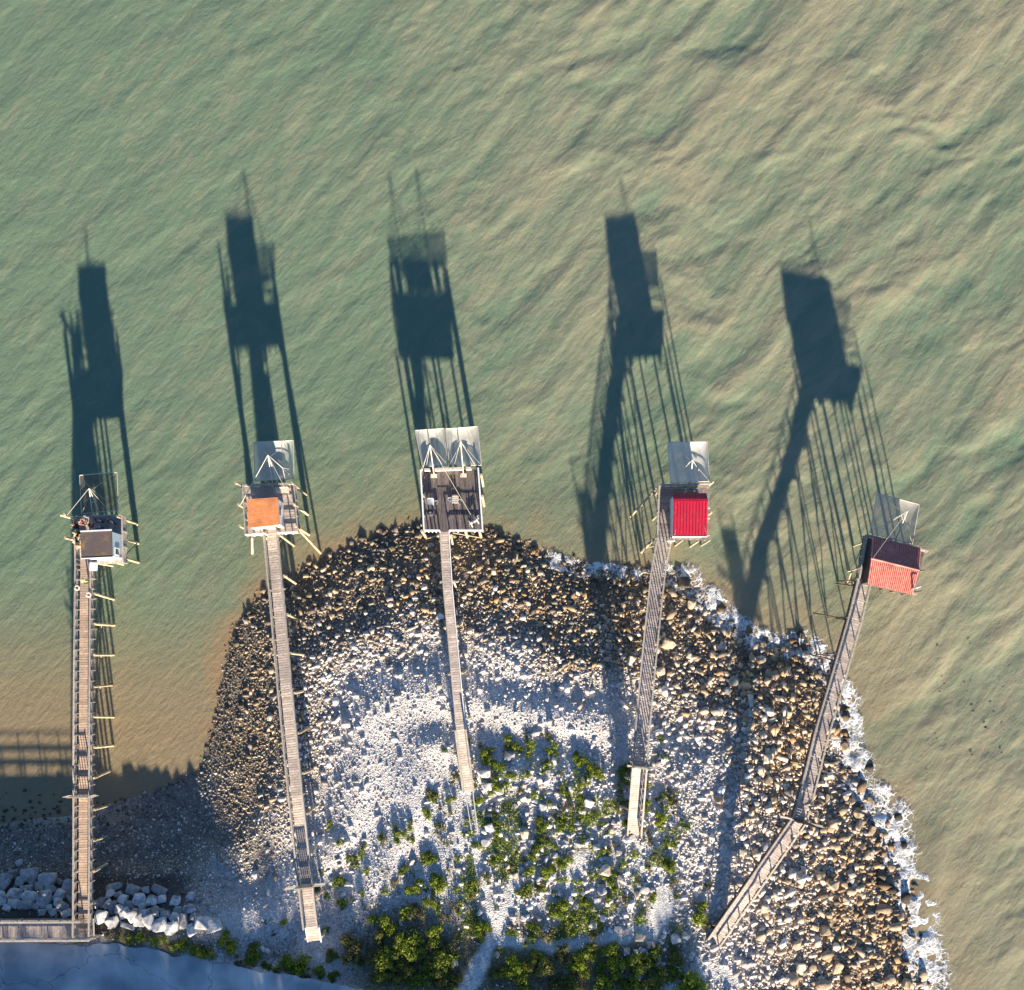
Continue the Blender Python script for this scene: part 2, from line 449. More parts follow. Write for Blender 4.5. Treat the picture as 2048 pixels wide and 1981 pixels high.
gc = ground_cols(GXX, GYY).reshape(-1, 3)
gv = np.stack([GXX.ravel(), GYY.ravel(), GH.ravel()], 1)
gf = grid_faces(len(gx), len(gy))
# the same sheet goes on as a coarse apron to the horizon
ring_n = []
nv = len(gv)
b_idx = list(range(0, len(gx))) + [len(gx) * j + len(gx) - 1 for j in range(1, len(gy))] + [len(gx) * (len(gy) - 1) + i for i in range(len(gx) - 2, -1, -1)] + [len(gx) * j for j in range(len(gy) - 2, 0, -1)]
outer = []
for bi in b_idx:
    p = gv[bi]; cxm = -5.0; cym = -18.0
    dx, dy = p[0] - cxm, p[1] - cym; r = math.hypot(dx, dy); k = 2500.0 / r
    outer.append((cxm + dx * k, cym + dy * k, 3.0 if p[1] < -25 and p[0] < 25 else -2.2))
nb = len(b_idx)
ring = np.array([(b_idx[i], nv + i, nv + (i + 1) % nb, b_idx[(i + 1) % nb]) for i in range(nb)])
gv2 = np.vstack([gv, np.array(outer)]); gf2 = np.vstack([gf, ring])
gc2 = np.vstack([gc, gc[b_idx]])
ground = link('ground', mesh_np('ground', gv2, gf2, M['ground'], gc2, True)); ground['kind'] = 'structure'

# ---- road behind the beach
rm, N, L, B = new_mat('asphalt')
g_ = N.new('ShaderNodeNewGeometry'); n1 = N.new('ShaderNodeTexNoise'); n1.inputs['Scale'].default_value = 0.35; n1.inputs['Detail'].default_value = 6
L.new(g_.outputs['Position'], n1.inputs['Vector'])
cr = N.new('ShaderNodeValToRGB'); cr.color_ramp.elements[0].color = (0.24, 0.29, 0.32, 1); cr.color_ramp.elements[1].color = (0.60, 0.62, 0.62, 1)
cr.color_ramp.elements[0].position = 0.35; cr.color_ramp.elements[1].position = 0.7
L.new(n1.outputs[0], cr.inputs[0])
vo = N.new('ShaderNodeTexVoronoi'); vo.feature = 'DISTANCE_TO_EDGE'; vo.inputs['Scale'].default_value = 0.12
nw = N.new('ShaderNodeTexNoise'); nw.inputs['Scale'].default_value = 1.2; L.new(g_.outputs['Position'], nw.inputs['Vector'])
va = N.new('ShaderNodeVectorMath'); va.operation = 'MULTIPLY_ADD'; va.inputs[1].default_value = (1.2, 1.2, 0); L.new(nw.outputs['Color'], va.inputs[0]); L.new(g_.outputs['Position'], va.inputs[2])
L.new(va.outputs[0], vo.inputs['Vector'])
mrk = N.new('ShaderNodeMapRange'); mrk.inputs[1].default_value = 0.0015; mrk.inputs[2].default_value = 0.006; mrk.inputs[3].default_value = 0.55; mrk.inputs[4].default_value = 1.0
L.new(vo.outputs['Distance'], mrk.inputs[0])
hsv = N.new('ShaderNodeHueSaturation'); L.new(cr.outputs[0], hsv.inputs['Color']); L.new(mrk.outputs[0], hsv.inputs['Value'])
n3 = N.new('ShaderNodeTexNoise'); n3.inputs['Scale'].default_value = 60; L.new(g_.outputs['Position'], n3.inputs['Vector'])
bp = N.new('ShaderNodeBump'); bp.inputs['Strength'].default_value = 0.3; bp.inputs['Distance'].default_value = 0.01; L.new(n3.outputs[0], bp.inputs['Height']); L.new(bp.outputs[0], B.inputs['Normal'])
L.new(hsv.outputs[0], B.inputs['Base Color']); B.inputs['Roughness'].default_value = 0.85
edge_px = [(-260, 1884), (-100, 1884), (0, 1884), (60, 1886), (110, 1890), (160, 1893), (205, 1890), (240, 1886), (270, 1898), (310, 1897), (345, 1912), (380, 1908), (430, 1926), (470, 1932), (520, 1944), (580, 1950), (640, 1962), (700, 1974), (760, 1990), (900, 2040), (1100, 2120)]
ex_, ey_ = Wn([p[0] for p in edge_px], [p[1] for p in edge_px], 3.0)
xs = np.linspace(ex_[0], ex_[-1], 260)
ys = np.interp(xs, ex_, ey_) + 0.16 * fbm(xs * 1.3, xs * 0, 3, 4)
rv = np.concatenate([np.stack([xs, ys, np.full_like(xs, 2.985)], 1), np.stack([xs, ys - 0.05, np.full_like(xs, 3.004)], 1), np.stack([xs, ys - 3.0, np.full_like(xs, 3.02)], 1), np.stack([xs, ys - 9, np.full_like(xs, 3.0)], 1)])
nx = len(xs)
road = link('road', mesh_np('road', rv, np.concatenate([grid_faces(nx, 4)[:, ::-1]]), rm, None, True)); road['kind'] = 'structure'

# ---- water
wm, N, L, B = new_mat('turbid_sea_water')
g_ = N.new('ShaderNodeNewGeometry')
at = N.new('ShaderNodeAttribute'); at.attribute_name = 'shore'
at2 = N.new('ShaderNodeAttribute'); at2.attribute_name = 'silt_wave_tone'
nzc = N.new('ShaderNodeTexNoise'); nzc.inputs['Scale'].default_value = 0.6; nzc.inputs['Detail'].default_value = 8; nzc.inputs['Roughness'].default_value = 0.7
mpc0 = N.new('ShaderNodeMapping'); mpc0.inputs['Rotation'].default_value = (0, 0, R(-44))
mpc = N.new('ShaderNodeMapping'); mpc.inputs['Scale'].default_value = (0.4, 1.0, 1)
nzc.inputs['Distortion'].default_value = 0.8
L.new(g_.outputs['Position'], mpc0.inputs[0]); L.new(mpc0.outputs[0], mpc.inputs[0]); L.new(mpc.outputs[0], nzc.inputs['Vector'])
def mixc(fac, a, b):
    mx = N.new('ShaderNodeMix'); mx.data_type = 'RGBA'
    if hasattr(fac, 'is_linked'): L.new(fac, mx.inputs['Factor'])
    else: mx.inputs['Factor'].default_value = fac
    for s, k in ((a, 'A'), (b, 'B')):
        if isinstance(s, tuple): mx.inputs[k].default_value = (*s, 1)
        else: L.new(s, mx.inputs[k])
    return mx.outputs['Result']
mrc = N.new('ShaderNodeMapRange'); mrc.inputs[1].default_value = 0.40; mrc.inputs[2].default_value = 0.62
L.new(nzc.outputs[0], mrc.inputs[0])
adds = N.new('ShaderNodeMath'); adds.operation = 'MULTIPLY_ADD'; adds.inputs[1].default_value = 0.56; adds.use_clamp = True
L.new(mrc.outputs[0], adds.inputs[0]); L.new(at2.outputs['Fac'], adds.inputs[2])
c_w = mixc(adds.outputs[0], (0.150, 0.210, 0.138), (0.292, 0.272, 0.180))
c_s = mixc(at.outputs['Fac'], c_w, (0.29, 0.205, 0.12))
L.new(c_s, B.inputs['Base Color'])
B.inputs['Roughness'].default_value = 0.22; B.inputs['IOR'].default_value = 1.33; B.inputs['Specular IOR Level'].default_value = 0.35
mpb0 = N.new('ShaderNodeMapping'); mpb0.inputs['Rotation'].default_value = (0, 0, R(-50))
mpb = N.new('ShaderNodeMapping'); mpb.inputs['Scale'].default_value = (0.42, 1.0, 1)
L.new(g_.outputs['Position'], mpb0.inputs[0]); L.new(mpb0.outputs[0], mpb.inputs[0])
nb1 = N.new('ShaderNodeTexNoise'); nb1.inputs['Scale'].default_value = 2.6; nb1.inputs['Detail'].default_value = 7; nb1.inputs['Roughness'].default_value = 0.68
L.new(mpb.outputs[0], nb1.inputs['Vector'])
bpw = N.new('ShaderNodeBump'); bpw.inputs['Strength'].default_value = 1.0; bpw.inputs['Distance'].default_value = 0.10
L.new(nb1.outputs[0], bpw.inputs['Height']); L.new(bpw.outputs[0], B.inputs['Normal'])
B.subsurface_method = 'BURLEY'
B.inputs['Subsurface Weight'].default_value = 0.75; B.inputs['Subsurface Radius'].default_value = (1.0, 1.0, 0.8); B.inputs['Subsurface Scale'].default_value = 0.28
M['water'] = wm
wx = np.arange(-56, 56.01, 0.22); wy = np.arange(-42, 70.01, 0.22)
WXX, WYY = np.meshgrid(wx, wy)
def rot(x, y, a): return x * math.cos(a) + y * math.sin(a), -x * math.sin(a) + y * math.cos(a)
warp = 1.0 * fbm(WXX / 10, WYY / 10, 41, 3)
a_, b_ = rot(WXX, WYY, R(50))
h1 = fbm(a_ / 3.4 + warp, b_ / .95 + warp, 51, 3)                        # fine diagonal chop
a2, b2 = rot(WXX, WYY, R(38))
h2 = fbm(a2 / 5.5 + warp, b2 / 2.1 + warp, 61, 4, .55)                   # wind waves
h4 = fbm(a2 / 14 + warp * .5, b2 / 4.6 + warp * .7, 65, 2)               # swell
rr = vnoise(a2 / 11 + .6 * warp, b2 / 7.0 + .8 * warp, 71) + 0.25 * vnoise(a2 / 3, b2 / 2 + .5 * warp, 73)
h3 = np.maximum(1 - np.abs(rr) * 3.2, 0) ** 2 * sstep(vnoise(WXX / 7, WYY / 7, 75), 0.0, 0.6)   # a few steeper crests
amp = 0.24 + 0.76 * sstep(WXX + 0.35 * WYY, -14, 34)
WD = sdist(WXX, WYY)
calm = 0.35 + 0.65 * sstep(WD, -2, -9)
cv_ = 1 - 0.75 * sstep(WXX, -14, -26) * sstep(WYY, 10, -2)
WH = (0.066 * h1 * (0.8 + 0.3 * amp) + 0.145 * h2 * amp ** 1.1 + 0.20 * h4 * amp + 0.02 * h3 * np.maximum(amp - 0.4, 0) * 1.5) * calm * cv_
WH -= WH.mean()
# single steeper swells that stand out off the eastern shore
for pl, am in (([(1935, 1585), (1885, 1690), (1858, 1790), (1850, 1870)], .20), ([(1500, 350), (1560, 290), (1620, 230), (1680, 150), (1760, 55)], .085), ([(1100, 360), (1170, 285), (1250, 225)], .07),
               ([(1740, 470), (1830, 415), (1980, 385)], .06), ([(1300, 215), (1390, 150), (1470, 90)], .07), ([(1880, 900), (1960, 850), (2060, 830)], .07), ([(1830, 1330), (1900, 1240), (1990, 1190)], .07), ([(1560, 720), (1640, 640), (1720, 600)], .05)):
    lx, ly = Wn([p[0] for p in pl], [p[1] for p in pl], 0.0)
    best = np.full(WXX.shape, 99.0); tt_ = np.zeros(WXX.shape)
    for k in range(len(pl) - 1):
        ex, ey = lx[k + 1] - lx[k], ly[k + 1] - ly[k]; l2 = ex * ex + ey * ey
        t = np.clip(((WXX - lx[k]) * ex + (WYY - ly[k]) * ey) / l2, 0, 1)
        sg = np.sign((WXX - lx[k]) * ey - (WYY - ly[k]) * ex)                 # + on the sunny side
        dd = np.hypot(WXX - lx[k] - t * ex, WYY - ly[k] - t * ey)
        m_ = dd < np.abs(best); best = np.where(m_, dd * sg, best); tt_ = np.where(m_, (k + t) / (len(pl) - 1), tt_)
    best = best + .45 * fbm(WXX / 2.5, WYY / 2.5, 95, 3)
    WH += am * np.sin(np.pi * np.clip(tt_, .02, .98)) ** .7 * np.where(best > 0, np.exp(-(best / 1.6) ** 2), np.exp(-(best / .75) ** 2))
shore = (np.exp(np.minimum(WD, 0) / 3.2) * .75 + .5 * np.exp(np.minimum(WD, 0) / .9)) * (0.8 + 0.9 * fbm(WXX / 2.6, WYY / 2.6, 81, 4, .6))
shore = np.maximum(shore, 0.8 * sstep(WXX, -12, -25) * sstep(WYY, 9, -6))
silt_wave_tone = -0.16 + 0.46 * sstep(WXX + 0.25 * WYY + 9 * fbm(WXX / 14, WYY / 14, 91, 3), -8, 34) + 0.20 * fbm(a2 / 12, b2 / 5, 93, 3) + amp * (0.45 * h4 + 0.30 * h2) - 0.15 * sstep(WXX, -20, -44) + 0.38 * sstep(WXX, 22, 36) * sstep(WYY, 14, 0)  # silt drift, plus light on wave crests and shade in troughs painted in
wv = np.stack([WXX.ravel(), WYY.ravel(), WH.ravel()], 1)
keep = (WD.ravel() < 3.0)
wf = grid_faces(len(wx), len(wy)); wf = wf[keep[wf].any(1)]
# coarse sea out to the horizon joined to the same sheet
nv = len(wv); nxw, nyw = len(wx), len(wy)
b_idx = [nxw * j + nxw - 1 for j in range(0, nyw)] + [nxw * (nyw - 1) + i for i in range(nxw - 2, -1, -1)] + [nxw * j for j in range(nyw - 2, -1, -1)]
outer = [(wv[i][0] * 45, (wv[i][1] - 10) * 45 + 10, 0.0) for i in b_idx]
nb = len(b_idx)
ring = np.array([(b_idx[i], nv + i, nv + i + 1, b_idx[i + 1]) for i in range(nb - 1)])
ring = ring[[(wv[b_idx[i]][1] > -5) or wv[b_idx[i]][0] > 0 for i in range(nb - 1)]]
sh2 = np.concatenate([shore.ravel(), np.zeros(nb)]); si2 = np.concatenate([silt_wave_tone.ravel(), silt_wave_tone.ravel()[b_idx]])
water = link('water', mesh_np('water', np.vstack([wv, np.array(outer)]), np.vstack([wf, ring]), wm, None, True, {'shore': np.clip(sh2, 0, 1), 'silt_wave_tone': si2}))
water['kind'] = 'structure'

# ================================================================== PIERS
def pier(name, label, path, width, loc, m_plank, rails, bay=2.6, post_pitch=None, pile_m=None, pitch=0.19, rail_m=None, top_extra=0.35, n_rails=(2, 2), rake=0.0, pile_d=0.2, rail_h=1.02, side_board=None):
    """Timber footbridge along path (list of world points): each plank, post, rail and pile is a part."""
    t = thing(name, loc, label, 'pier', 'fishing piers')
    pile_m = pile_m or M['pile']; rail_m = rail_m or M['timber']
    post_pitch = post_pitch or bay
    acc = 0.0; nextpile = 0.3
    for k in range(len(path) - 1):
        p0, p1 = Vector(path[k]), Vector(path[k + 1])
        dvec = p1 - p0; ln = dvec.length; dr = dvec / ln
        flat = Vector((dr.x, dr.y, 0)).normalized(); side = Vector((-flat.y, flat.x, 0))     # left of walking direction
        nrm = dr.cross(side); nrm = -nrm if nrm.z < 0 else nrm
        for s in (-1, 1):
            o = side * s * (width / 2 - 0.12) - Vector((0, 0, 0.16))
            beam('joist', p0 + o, p1 + o, 0.09, 0.2, M['timber'], t)
        n = max(1, int(ln / pitch))
        for i in range(n):
            c = p0 + dr * (ln * (i + 0.5) / n) + nrm * random.uniform(-.006, .006)
            w2 = width / 2 * random.uniform(0.985, 1.015)
            ang = random.uniform(-0.012, 0.012)
            sd = (side + flat * ang).normalized()
            beam('plank', c - sd * w2, c + sd * w2, ln / n * random.uniform(0.84, 0.9), 0.045, m_plank, t, up=nrm)
        if side_board is not None:
            for s in side_board:
                o = side * s * (width / 2 + .03)
                beam('side_board', p0 + o - Vector((0, 0, .2)), p1 + o - Vector((0, 0, .2)), .05, .55, M['shadetimber'], t)  # shade of the outer face is put into this board's dark colour
        # railings
        for s, nr in ((1, n_rails[0]), (-1, n_rails[1])):
            if nr == 0 or not rails[k]: continue
            off = side * s * (width / 2 + 0.05)
            m_ = max(1, round(ln / post_pitch))
            for i in range(m_ + 1):
                b = p0 + dr * (ln * i / m_) + off
                if k > 0 and i == 0 and rails[k - 1]: continue
                beam('railing_post', b - Vector((0, 0, .22)), b + Vector((random.uniform(-.02, .02), random.uniform(-.02, .02), rail_h)), 0.085, 0.085, rail_m, t)
            for r_ in range(nr):
                zt = Vector((0, 0, rail_h + .02 - r_ * (rail_h * .9 / max(1, nr))))
                if r_ == 0: beam('handrail', p0 + off + zt, p1 + off + zt, 0.13, 0.05, rail_m, t)
                else: beam('rail', p0 + off * 1.0 + zt, p1 + off * 1.0 + zt, 0.045, 0.09, rail_m, t)
        # piles
        s_at = nextpile - acc
        while s_at < ln:
            c = p0 + dr * s_at
            hits = []
            for s in (-1, 1):
                b = c + side * s * (width / 2 + 0.14)
                rk = side * s * (rake + random.uniform(-.12, .25)) + flat * random.uniform(-.4, .4)
                gz = min(0.0, hgt(b.x, b.y)) - 0.5 if hgt(b.x, b.y) < 0.1 else hgt(b.x, b.y) - 0.25
                top = b + Vector((0, 0, top_extra * random.uniform(0.5, 1.1)))
                bot = Vector((b.x + rk.x, b.y + rk.y, gz))
                if top.z - bot.z > 0.5:
                    pole('pile', bot, top, pile_d * random.uniform(.85, 1.1), pile_m, t)
                    hits.append((bot, top))
            beam('crossbeam', c - side * (width / 2 + .3) - Vector((0, 0, .33)), c + side * (width / 2 + .3) - Vector((0, 0, .33)), 0.1, 0.15, M['timber'], t)
            if len(hits) == 2 and hits[0][1].z - hits[0][0].z > 2.2:
                a, b = hits
                pole('brace', a[0].lerp(a[1], .2), b[0].lerp(b[1], .8), 0.09, pile_m, t)
            s_at += bay * random.uniform(0.96, 1.04)
        nextpile = acc + s_at
        acc += ln
    return t
def gate(p, flat, width, hgt_, nbars, parent, m, wing=0.9, solid=0.0, bar_h=None):
    """Security gate across a pier with bars and side wings; bars are sub-parts of the gate."""
    side = Vector((-flat.y, flat.x, 0)); zt = Vector((0, 0, 1))
    fr = beam('gate', p - side * (width / 2 + .1) + zt * hgt_, p + side * (width / 2 + .1) + zt * hgt_, 0.07, 0.09, m, parent)
    def sp(nm, a, b, w, h, mm): return sub(beam(nm, a, b, w, h, mm, parent), fr)
    for s in (-1, 1):
        sp('gate_post', p + side * s * (width / 2 + .08), p + side * s * (width / 2 + .08) + zt * (hgt_ + .1), .1, .1, m)
        for zz in (0.5, 1.0, 1.5):
            sp('wing_spike', p + side * s * (width / 2 + .1) + zt * zz, p + side * s * (width / 2 + .1 + wing) + zt * (zz + .22), .05, .05, M['palewood'])
        sp('wing_rail', p + side * s * (width / 2 + .1) + zt * .9, p + side * s * (width / 2 + .1 + wing) + zt * 1.1 - flat * .06 * s, .09, .09, M['palewood'])
    for zz in (.12, hgt_ * .36, hgt_ * .68):
        sp('gate_rail', p - side * width / 2 + zt * zz, p + side * width / 2 + zt * zz, .05, .2, m)
    bw = (width / nbars) * solid if solid else 0.055
    for i in range(nbars):
        c = p + side * (width * ((i + .5) / nbars - .5)) + flat * .03
        sub(beam('bar', c + zt * .06, c + zt * (bar_h or hgt_), bw, .035, m, parent, up=flat), fr)
    return fr
def platform(t, corners, boards_along, m, nb=20, pile_px=None, pile_m=None, th=0.05, rail_sides=(), rail_m=None, nr=2, post_n=4, rail_h=1.02, joists=True):
    """Deck of single boards over a quad; corners NW, NE, SE, SW (world)."""
    NW, NE, SE, SW = [Vector(c) for c in corners]
    z = Vector((0, 0, 1))
    for i in range(nb):
        f = (i + .5) / nb
        if boards_along == 'ns': a, b, w = NW.lerp(NE, f), SW.lerp(SE, f), (NE - NW).length / nb
        else: a, b, w = NW.lerp(SW, f), NE.lerp(SE, f), (SW - NW).length / nb
        e = (b - a).normalized()
        dz = z * random.uniform(-.008, .008)
        beam('board', a - e * random.uniform(0, .05) + dz, b + e * random.uniform(0, .05) + dz, w * .93, th, m, t)
    for f in ((.06, .35, .65, .94) if joists else ()):
        if boards_along == 'ns': a, b = NW.lerp(SW, f), NE.lerp(SE, f)
        else: a, b = NW.lerp(NE, f), SW.lerp(SE, f)
        beam('joist', a - z * .16, b - z * .16, .12, .22, M['timber'], t)
    quad = {'n': (NW, NE), 'e': (NE, SE), 's': (SW, SE), 'w': (NW, SW)}
    for sd in rail_sides:
        if isinstance(sd, tuple): a, b = sd
        else: a, b = quad[sd]
        rm_ = rail_m or M['timber']
        for i in range(post_n + 1):
            p = a.lerp(b, i / post_n)
            beam('railing_post', p - z * .2, p + z * rail_h, .085, .085, rm_, t)
        beam('handrail', a + z * (rail_h + .02), b + z * (rail_h + .02), .12, .05, rm_, t)
        for r_ in range(1, nr):
            beam('rail', a + z * (rail_h * (1 - r_ / nr)), b + z * (rail_h * (1 - r_ / nr)), .04, .12, rm_, t)
def pile_at(t, gu, gv, top_z, d=.24, m=None, lean=(0, 0), cap=True):
    g = W(gu, gv, 0); bz = min(hgt(g.x, g.y), 0) - .5 if hgt(g.x, g.y) < .1 else hgt(g.x, g.y) - .3
    return pole('pile', (g.x, g.y, bz), (g.x + lean[0], g.y + lean[1], top_z), d, m or M['pile'], t)

def lift_net(label, corners, sag, base_pts, tip, stays, loc, density=0.5, colour=(0.62, 0.66, 0.70)):
    """Square drop net: sagging netting in a bar frame hung from a pole mast."""
    t = thing('lift_net', loc, label, 'fishing net', 'drop nets in front of the platforms')
    nm, N, L, B = new_mat('netting')
    N.remove(B)
    df = N.new('ShaderNodeBsdfDiffuse'); tl = N.new('ShaderNodeBsdfTranslucent'); tp = N.new('ShaderNodeBsdfTransparent')
    df.inputs[0].default_value = (*colour, 1); tl.inputs[0].default_value = (*colour, 1)
    m1 = N.new('ShaderNodeMixShader'); m1.inputs[0].default_value = .35; L.new(df.outputs[0], m1.inputs[1]); L.new(tl.outputs[0], m1.inputs[2])
    m2 = N.new('ShaderNodeMixShader')
    g_ = N.new('ShaderNodeNewGeometry'); nz = N.new('ShaderNodeTexNoise'); nz.inputs['Scale'].default_value = 1.3; nz.inputs['Detail'].default_value = 4
    L.new(g_.outputs['Position'], nz.inputs['Vector'])
    mr = N.new('ShaderNodeMapRange'); mr.inputs[1].default_value = .3; mr.inputs[2].default_value = .7; mr.inputs[3].default_value = density - .1; mr.inputs[4].default_value = density + .1
    L.new(nz.outputs[0], mr.inputs[0]); L.new(mr.outputs[0], m2.inputs[0])
    L.new(tp.outputs[0], m2.inputs[1]); L.new(m1.outputs[0], m2.inputs[2]); L.new(m2.outputs[0], N['Material Output'].inputs[0])
    c = [Vector(p) for p in corners]
    n = 19; vs = []
    for j in range(n):
        for i in range(n):
            a, b = i / (n - 1), j / (n - 1)
            p = (c[0].lerp(c[1], a)).lerp(c[3].lerp(c[2], a), b)
            q = 16 * a * (1 - a) * b * (1 - b)
            wr = .05 * math.sin(a * 9 + b * 4 + c[0].x) * q + .03 * math.sin(b * 14 - a * 5) * q
            vs.append((p.x, p.y, p.z - sag * q ** .7 + wr))
    link('netting', mesh_np('netting', vs, grid_faces(n, n), nm, None, True), t)
    for k in range(4): pole('frame_bar', c[k], c[(k + 1) % 4], .06, M['palewood'], t)
    for b in base_pts: pole('mast_pole', b, tip, .085, M['palewood'], t)
    if len(base_pts) > 1:
        pole('mast_rung', Vector(base_pts[0]).lerp(Vector(tip), .5), Vector(base_pts[1]).lerp(Vector(tip), .5), .05, M['palewood'], t)
    for a, b, d in stays: pole('rope', a, b, d, M['rope'], t)
    tp_ = Vector(tip)
    ctr = (c[0] + c[1] + c[2] + c[3]) / 4
    knot = tp_ + (ctr - tp_) * .3
    knot.z = min(tp_.z - .5, knot.z)
    pole('rope', tp_, knot, .03, M['rope'], t)
    for k in range(4): pole('rope', knot, c[k], .022, M['rope'], t)
    return t

# ---------------- pier and hut 1 (far left, brown felt roof, people)
Z1 = 4.1
P1 = [W(175, 1120, Z1), W(173, 1300, Z1), W(172, 1470, Z1 - .05), W(172, 1590, 3.55), W(172, 1700, 3.5), W(171, 1868, 3.35)]
p1 = pier('fishing_pier', 'leftmost timber pier, with people by its small brown roofed hut', P1, 1.12, (P1[0].x, P1[0].y, 0), M['plank_warm'], [1, 1, 1, 1, 1], bay=2.4, post_pitch=.8, n_rails=(2, 3), rake=-.02)
gate(P1[3], Vector((0, 1, 0)), 1.2, 2.0, 6, p1, M['timber'], wing=.5)
c1 = [W(157, 1037, Z1), W(252, 1034, Z1), W(254, 1127, Z1), W(160, 1130, Z1)]
platform(p1, c1, 'ns', M['plank'], 16, rail_sides=('n', 'e', 'w'), nr=3, post_n=3, rail_m=M['timber'])
for q in ((274, 1049), (276, 1087), (277, 1125)): pile_at(p1, *q, 5.4, .24)
for q in ((178, 1046), (180, 1090), (214, 1128), (246, 1129), (226, 1045)): pile_at(p1, *q, Z1 + (1.6 if q[0] < 182 else -.1), .22)
pole('brace', W(274, 1087, .8), W(250, 1112, 4.0), .1, M['pile_dark'], p1)
pole('brace', W(214, 1128, 1.2), W(195, 1172, 3.6), .1, M['pile_dark'], p1)
pole('strut', W(121, 1030, 5.6), W(157, 1041, 5.0), .2, M['pile'], p1)

def hut_box(label, base, ztop, mwall, name='fishing_hut', cat='hut'):
    """Four thick walls over a base quad NW, NE, SE, SW; ztop gives the wall-top height at each corner."""
    c = sum((Vector(p) for p in base), Vector()) / 4
    t = thing(name, c, label, cat, 'fishing huts on the platforms')
    b = [Vector(p) for p in base]
    for k in range(4):
        a, d = b[k], b[(k + 1) % 4]
        inn = (c - (a + d) / 2); inn.z = 0; inn.normalize(); inn *= .07
        up0, up1 = Vector((a.x, a.y, ztop[k])), Vector((d.x, d.y, ztop[(k + 1) % 4]))
        lp = lambda p, q: p + (q - p).normalized() * .072
        if k % 2 == 0:
            poly_solid('wall', [a, d, d + inn, a + inn], [up0, up1, up1 + inn, up0 + inn], mwall, t)
        else:
            e = (d - a).normalized() * .073
            poly_solid('wall', [a + e, d - e, d - e + inn, a + e + inn], [up0 + e, up1 - e, up1 - e + inn, up0 + e + inn], mwall, t)
    return t
def slab(name, q, th, m, parent):
    q = [Vector(p) for p in q]
    return poly_solid(name, q, [p - Vector((0, 0, th)) for p in q], m, parent)
z = Vector((0, 0, 1))
r1 = [W(161, 1064, 7.35), W(223.5, 1061, 7.35), W(225, 1114, 7.1), W(162.5, 1117, 7.1)]
def inset_base(rf, zb, f=.07):
    c = sum(rf, Vector()) / 4
    return [Vector((p.x + (c.x - p.x) * f, p.y + (c.y - p.y) * f, zb)) for p in rf]
b1 = inset_base(r1, Z1 + .03)
h1 = hut_box('small white fishing hut with dark brown felt roof on leftmost pier', b1, [7.25, 7.25, 7.0, 7.0], M['greyblue'])
slab('roof', r1, .08, M['brownroof'], h1)
beam('fascia', r1[0] + Vector((0, .03, 0)), r1[1] + Vector((0, .03, 0)), .1, .14, M['white'], h1)
beam('fascia', r1[3] - Vector((0, .02, .02)), r1[2] - Vector((0, .02, .02)), .06, .14, M['white'], h1)
be, bs = b1[1].lerp(b1[2], .62), b1[1].lerp(b1[2], .9)
wd = poly_solid('window', [be + z * 1.3 + Vector((.01, 0, 0)), bs + z * 1.3 + Vector((.01, 0, 0)), bs + z * 2.2 + Vector((.01, 0, 0)), be + z * 2.2 + Vector((.01, 0, 0))],
                [p + Vector((.03, 0, 0)) for p in (be + z * 1.3, bs + z * 1.3, bs + z * 2.2, be + z * 2.2)], M['glass'], h1)
for a, b in ((be + z * 1.28, bs + z * 1.28), (be + z * 2.22, bs + z * 2.22), (be + z * 1.25, be + z * 2.25), (bs + z * 1.25, bs + z * 2.25)):
    sub(beam('frame', a + Vector((.035, 0, 0)), b + Vector((.035, 0, 0)), .06, .06, M['white'], h1), wd)
dp = b1[3].lerp(b1[2], .75)
door = beam('door', dp + Vector((0, -.02, .05)), dp + Vector((0, -.02, 2.0)), .75, .04, M['palewood'], h1, up=(0, 1, 0))
sub(beam('handle', dp + Vector((.28, -.06, 1.0)), dp + Vector((.28, -.06, 1.15)), .03, .03, M['black'], h1), door)
tank = thing('water_tank', W(187, 1134, Z1), 'white plastic box tank against the south wall of the brown roofed hut', 'tank')
o = beam('tank_body', W(187, 1134, Z1 + .1), W(187, 1134, Z1 + 1.05), .55, .6, M['plasticwhite'], tank, 'bevelbox', up=(0, 1, 0))
beam('lid', W(187, 1134, Z1 + 1.05), W(187, 1134, Z1 + 1.1), .6, .65, M['plasticwhite'], tank, 'bevelbox', up=(0, 1, 0))
for zz in (.35, .6, .85): beam('rib', W(187, 1134, Z1 + zz) - Vector((.3, 0, 0)), W(187, 1134, Z1 + zz) + Vector((.3, 0, 0)), .64, .03, M['plasticwhite'], tank)
n1 = [W(159, 951, 4.6), W(234, 945, 4.6), W(237, 1021, 4.7), W(163, 1028, 4.7)]
lift_net('square drop net of see-through mesh by the leftmost hut', n1, .5, [W(185.5, 1033, Z1 + .1), W(201.5, 1031, Z1 + .1)], W(178, 977, 7.5),
         [(W(178, 977, 7.5), W(134, 1031, 5.5), .035), (W(178, 977, 7.5), W(224, 1029, 5.3), .03)], n1[3], .55, (.20, .17, .13))

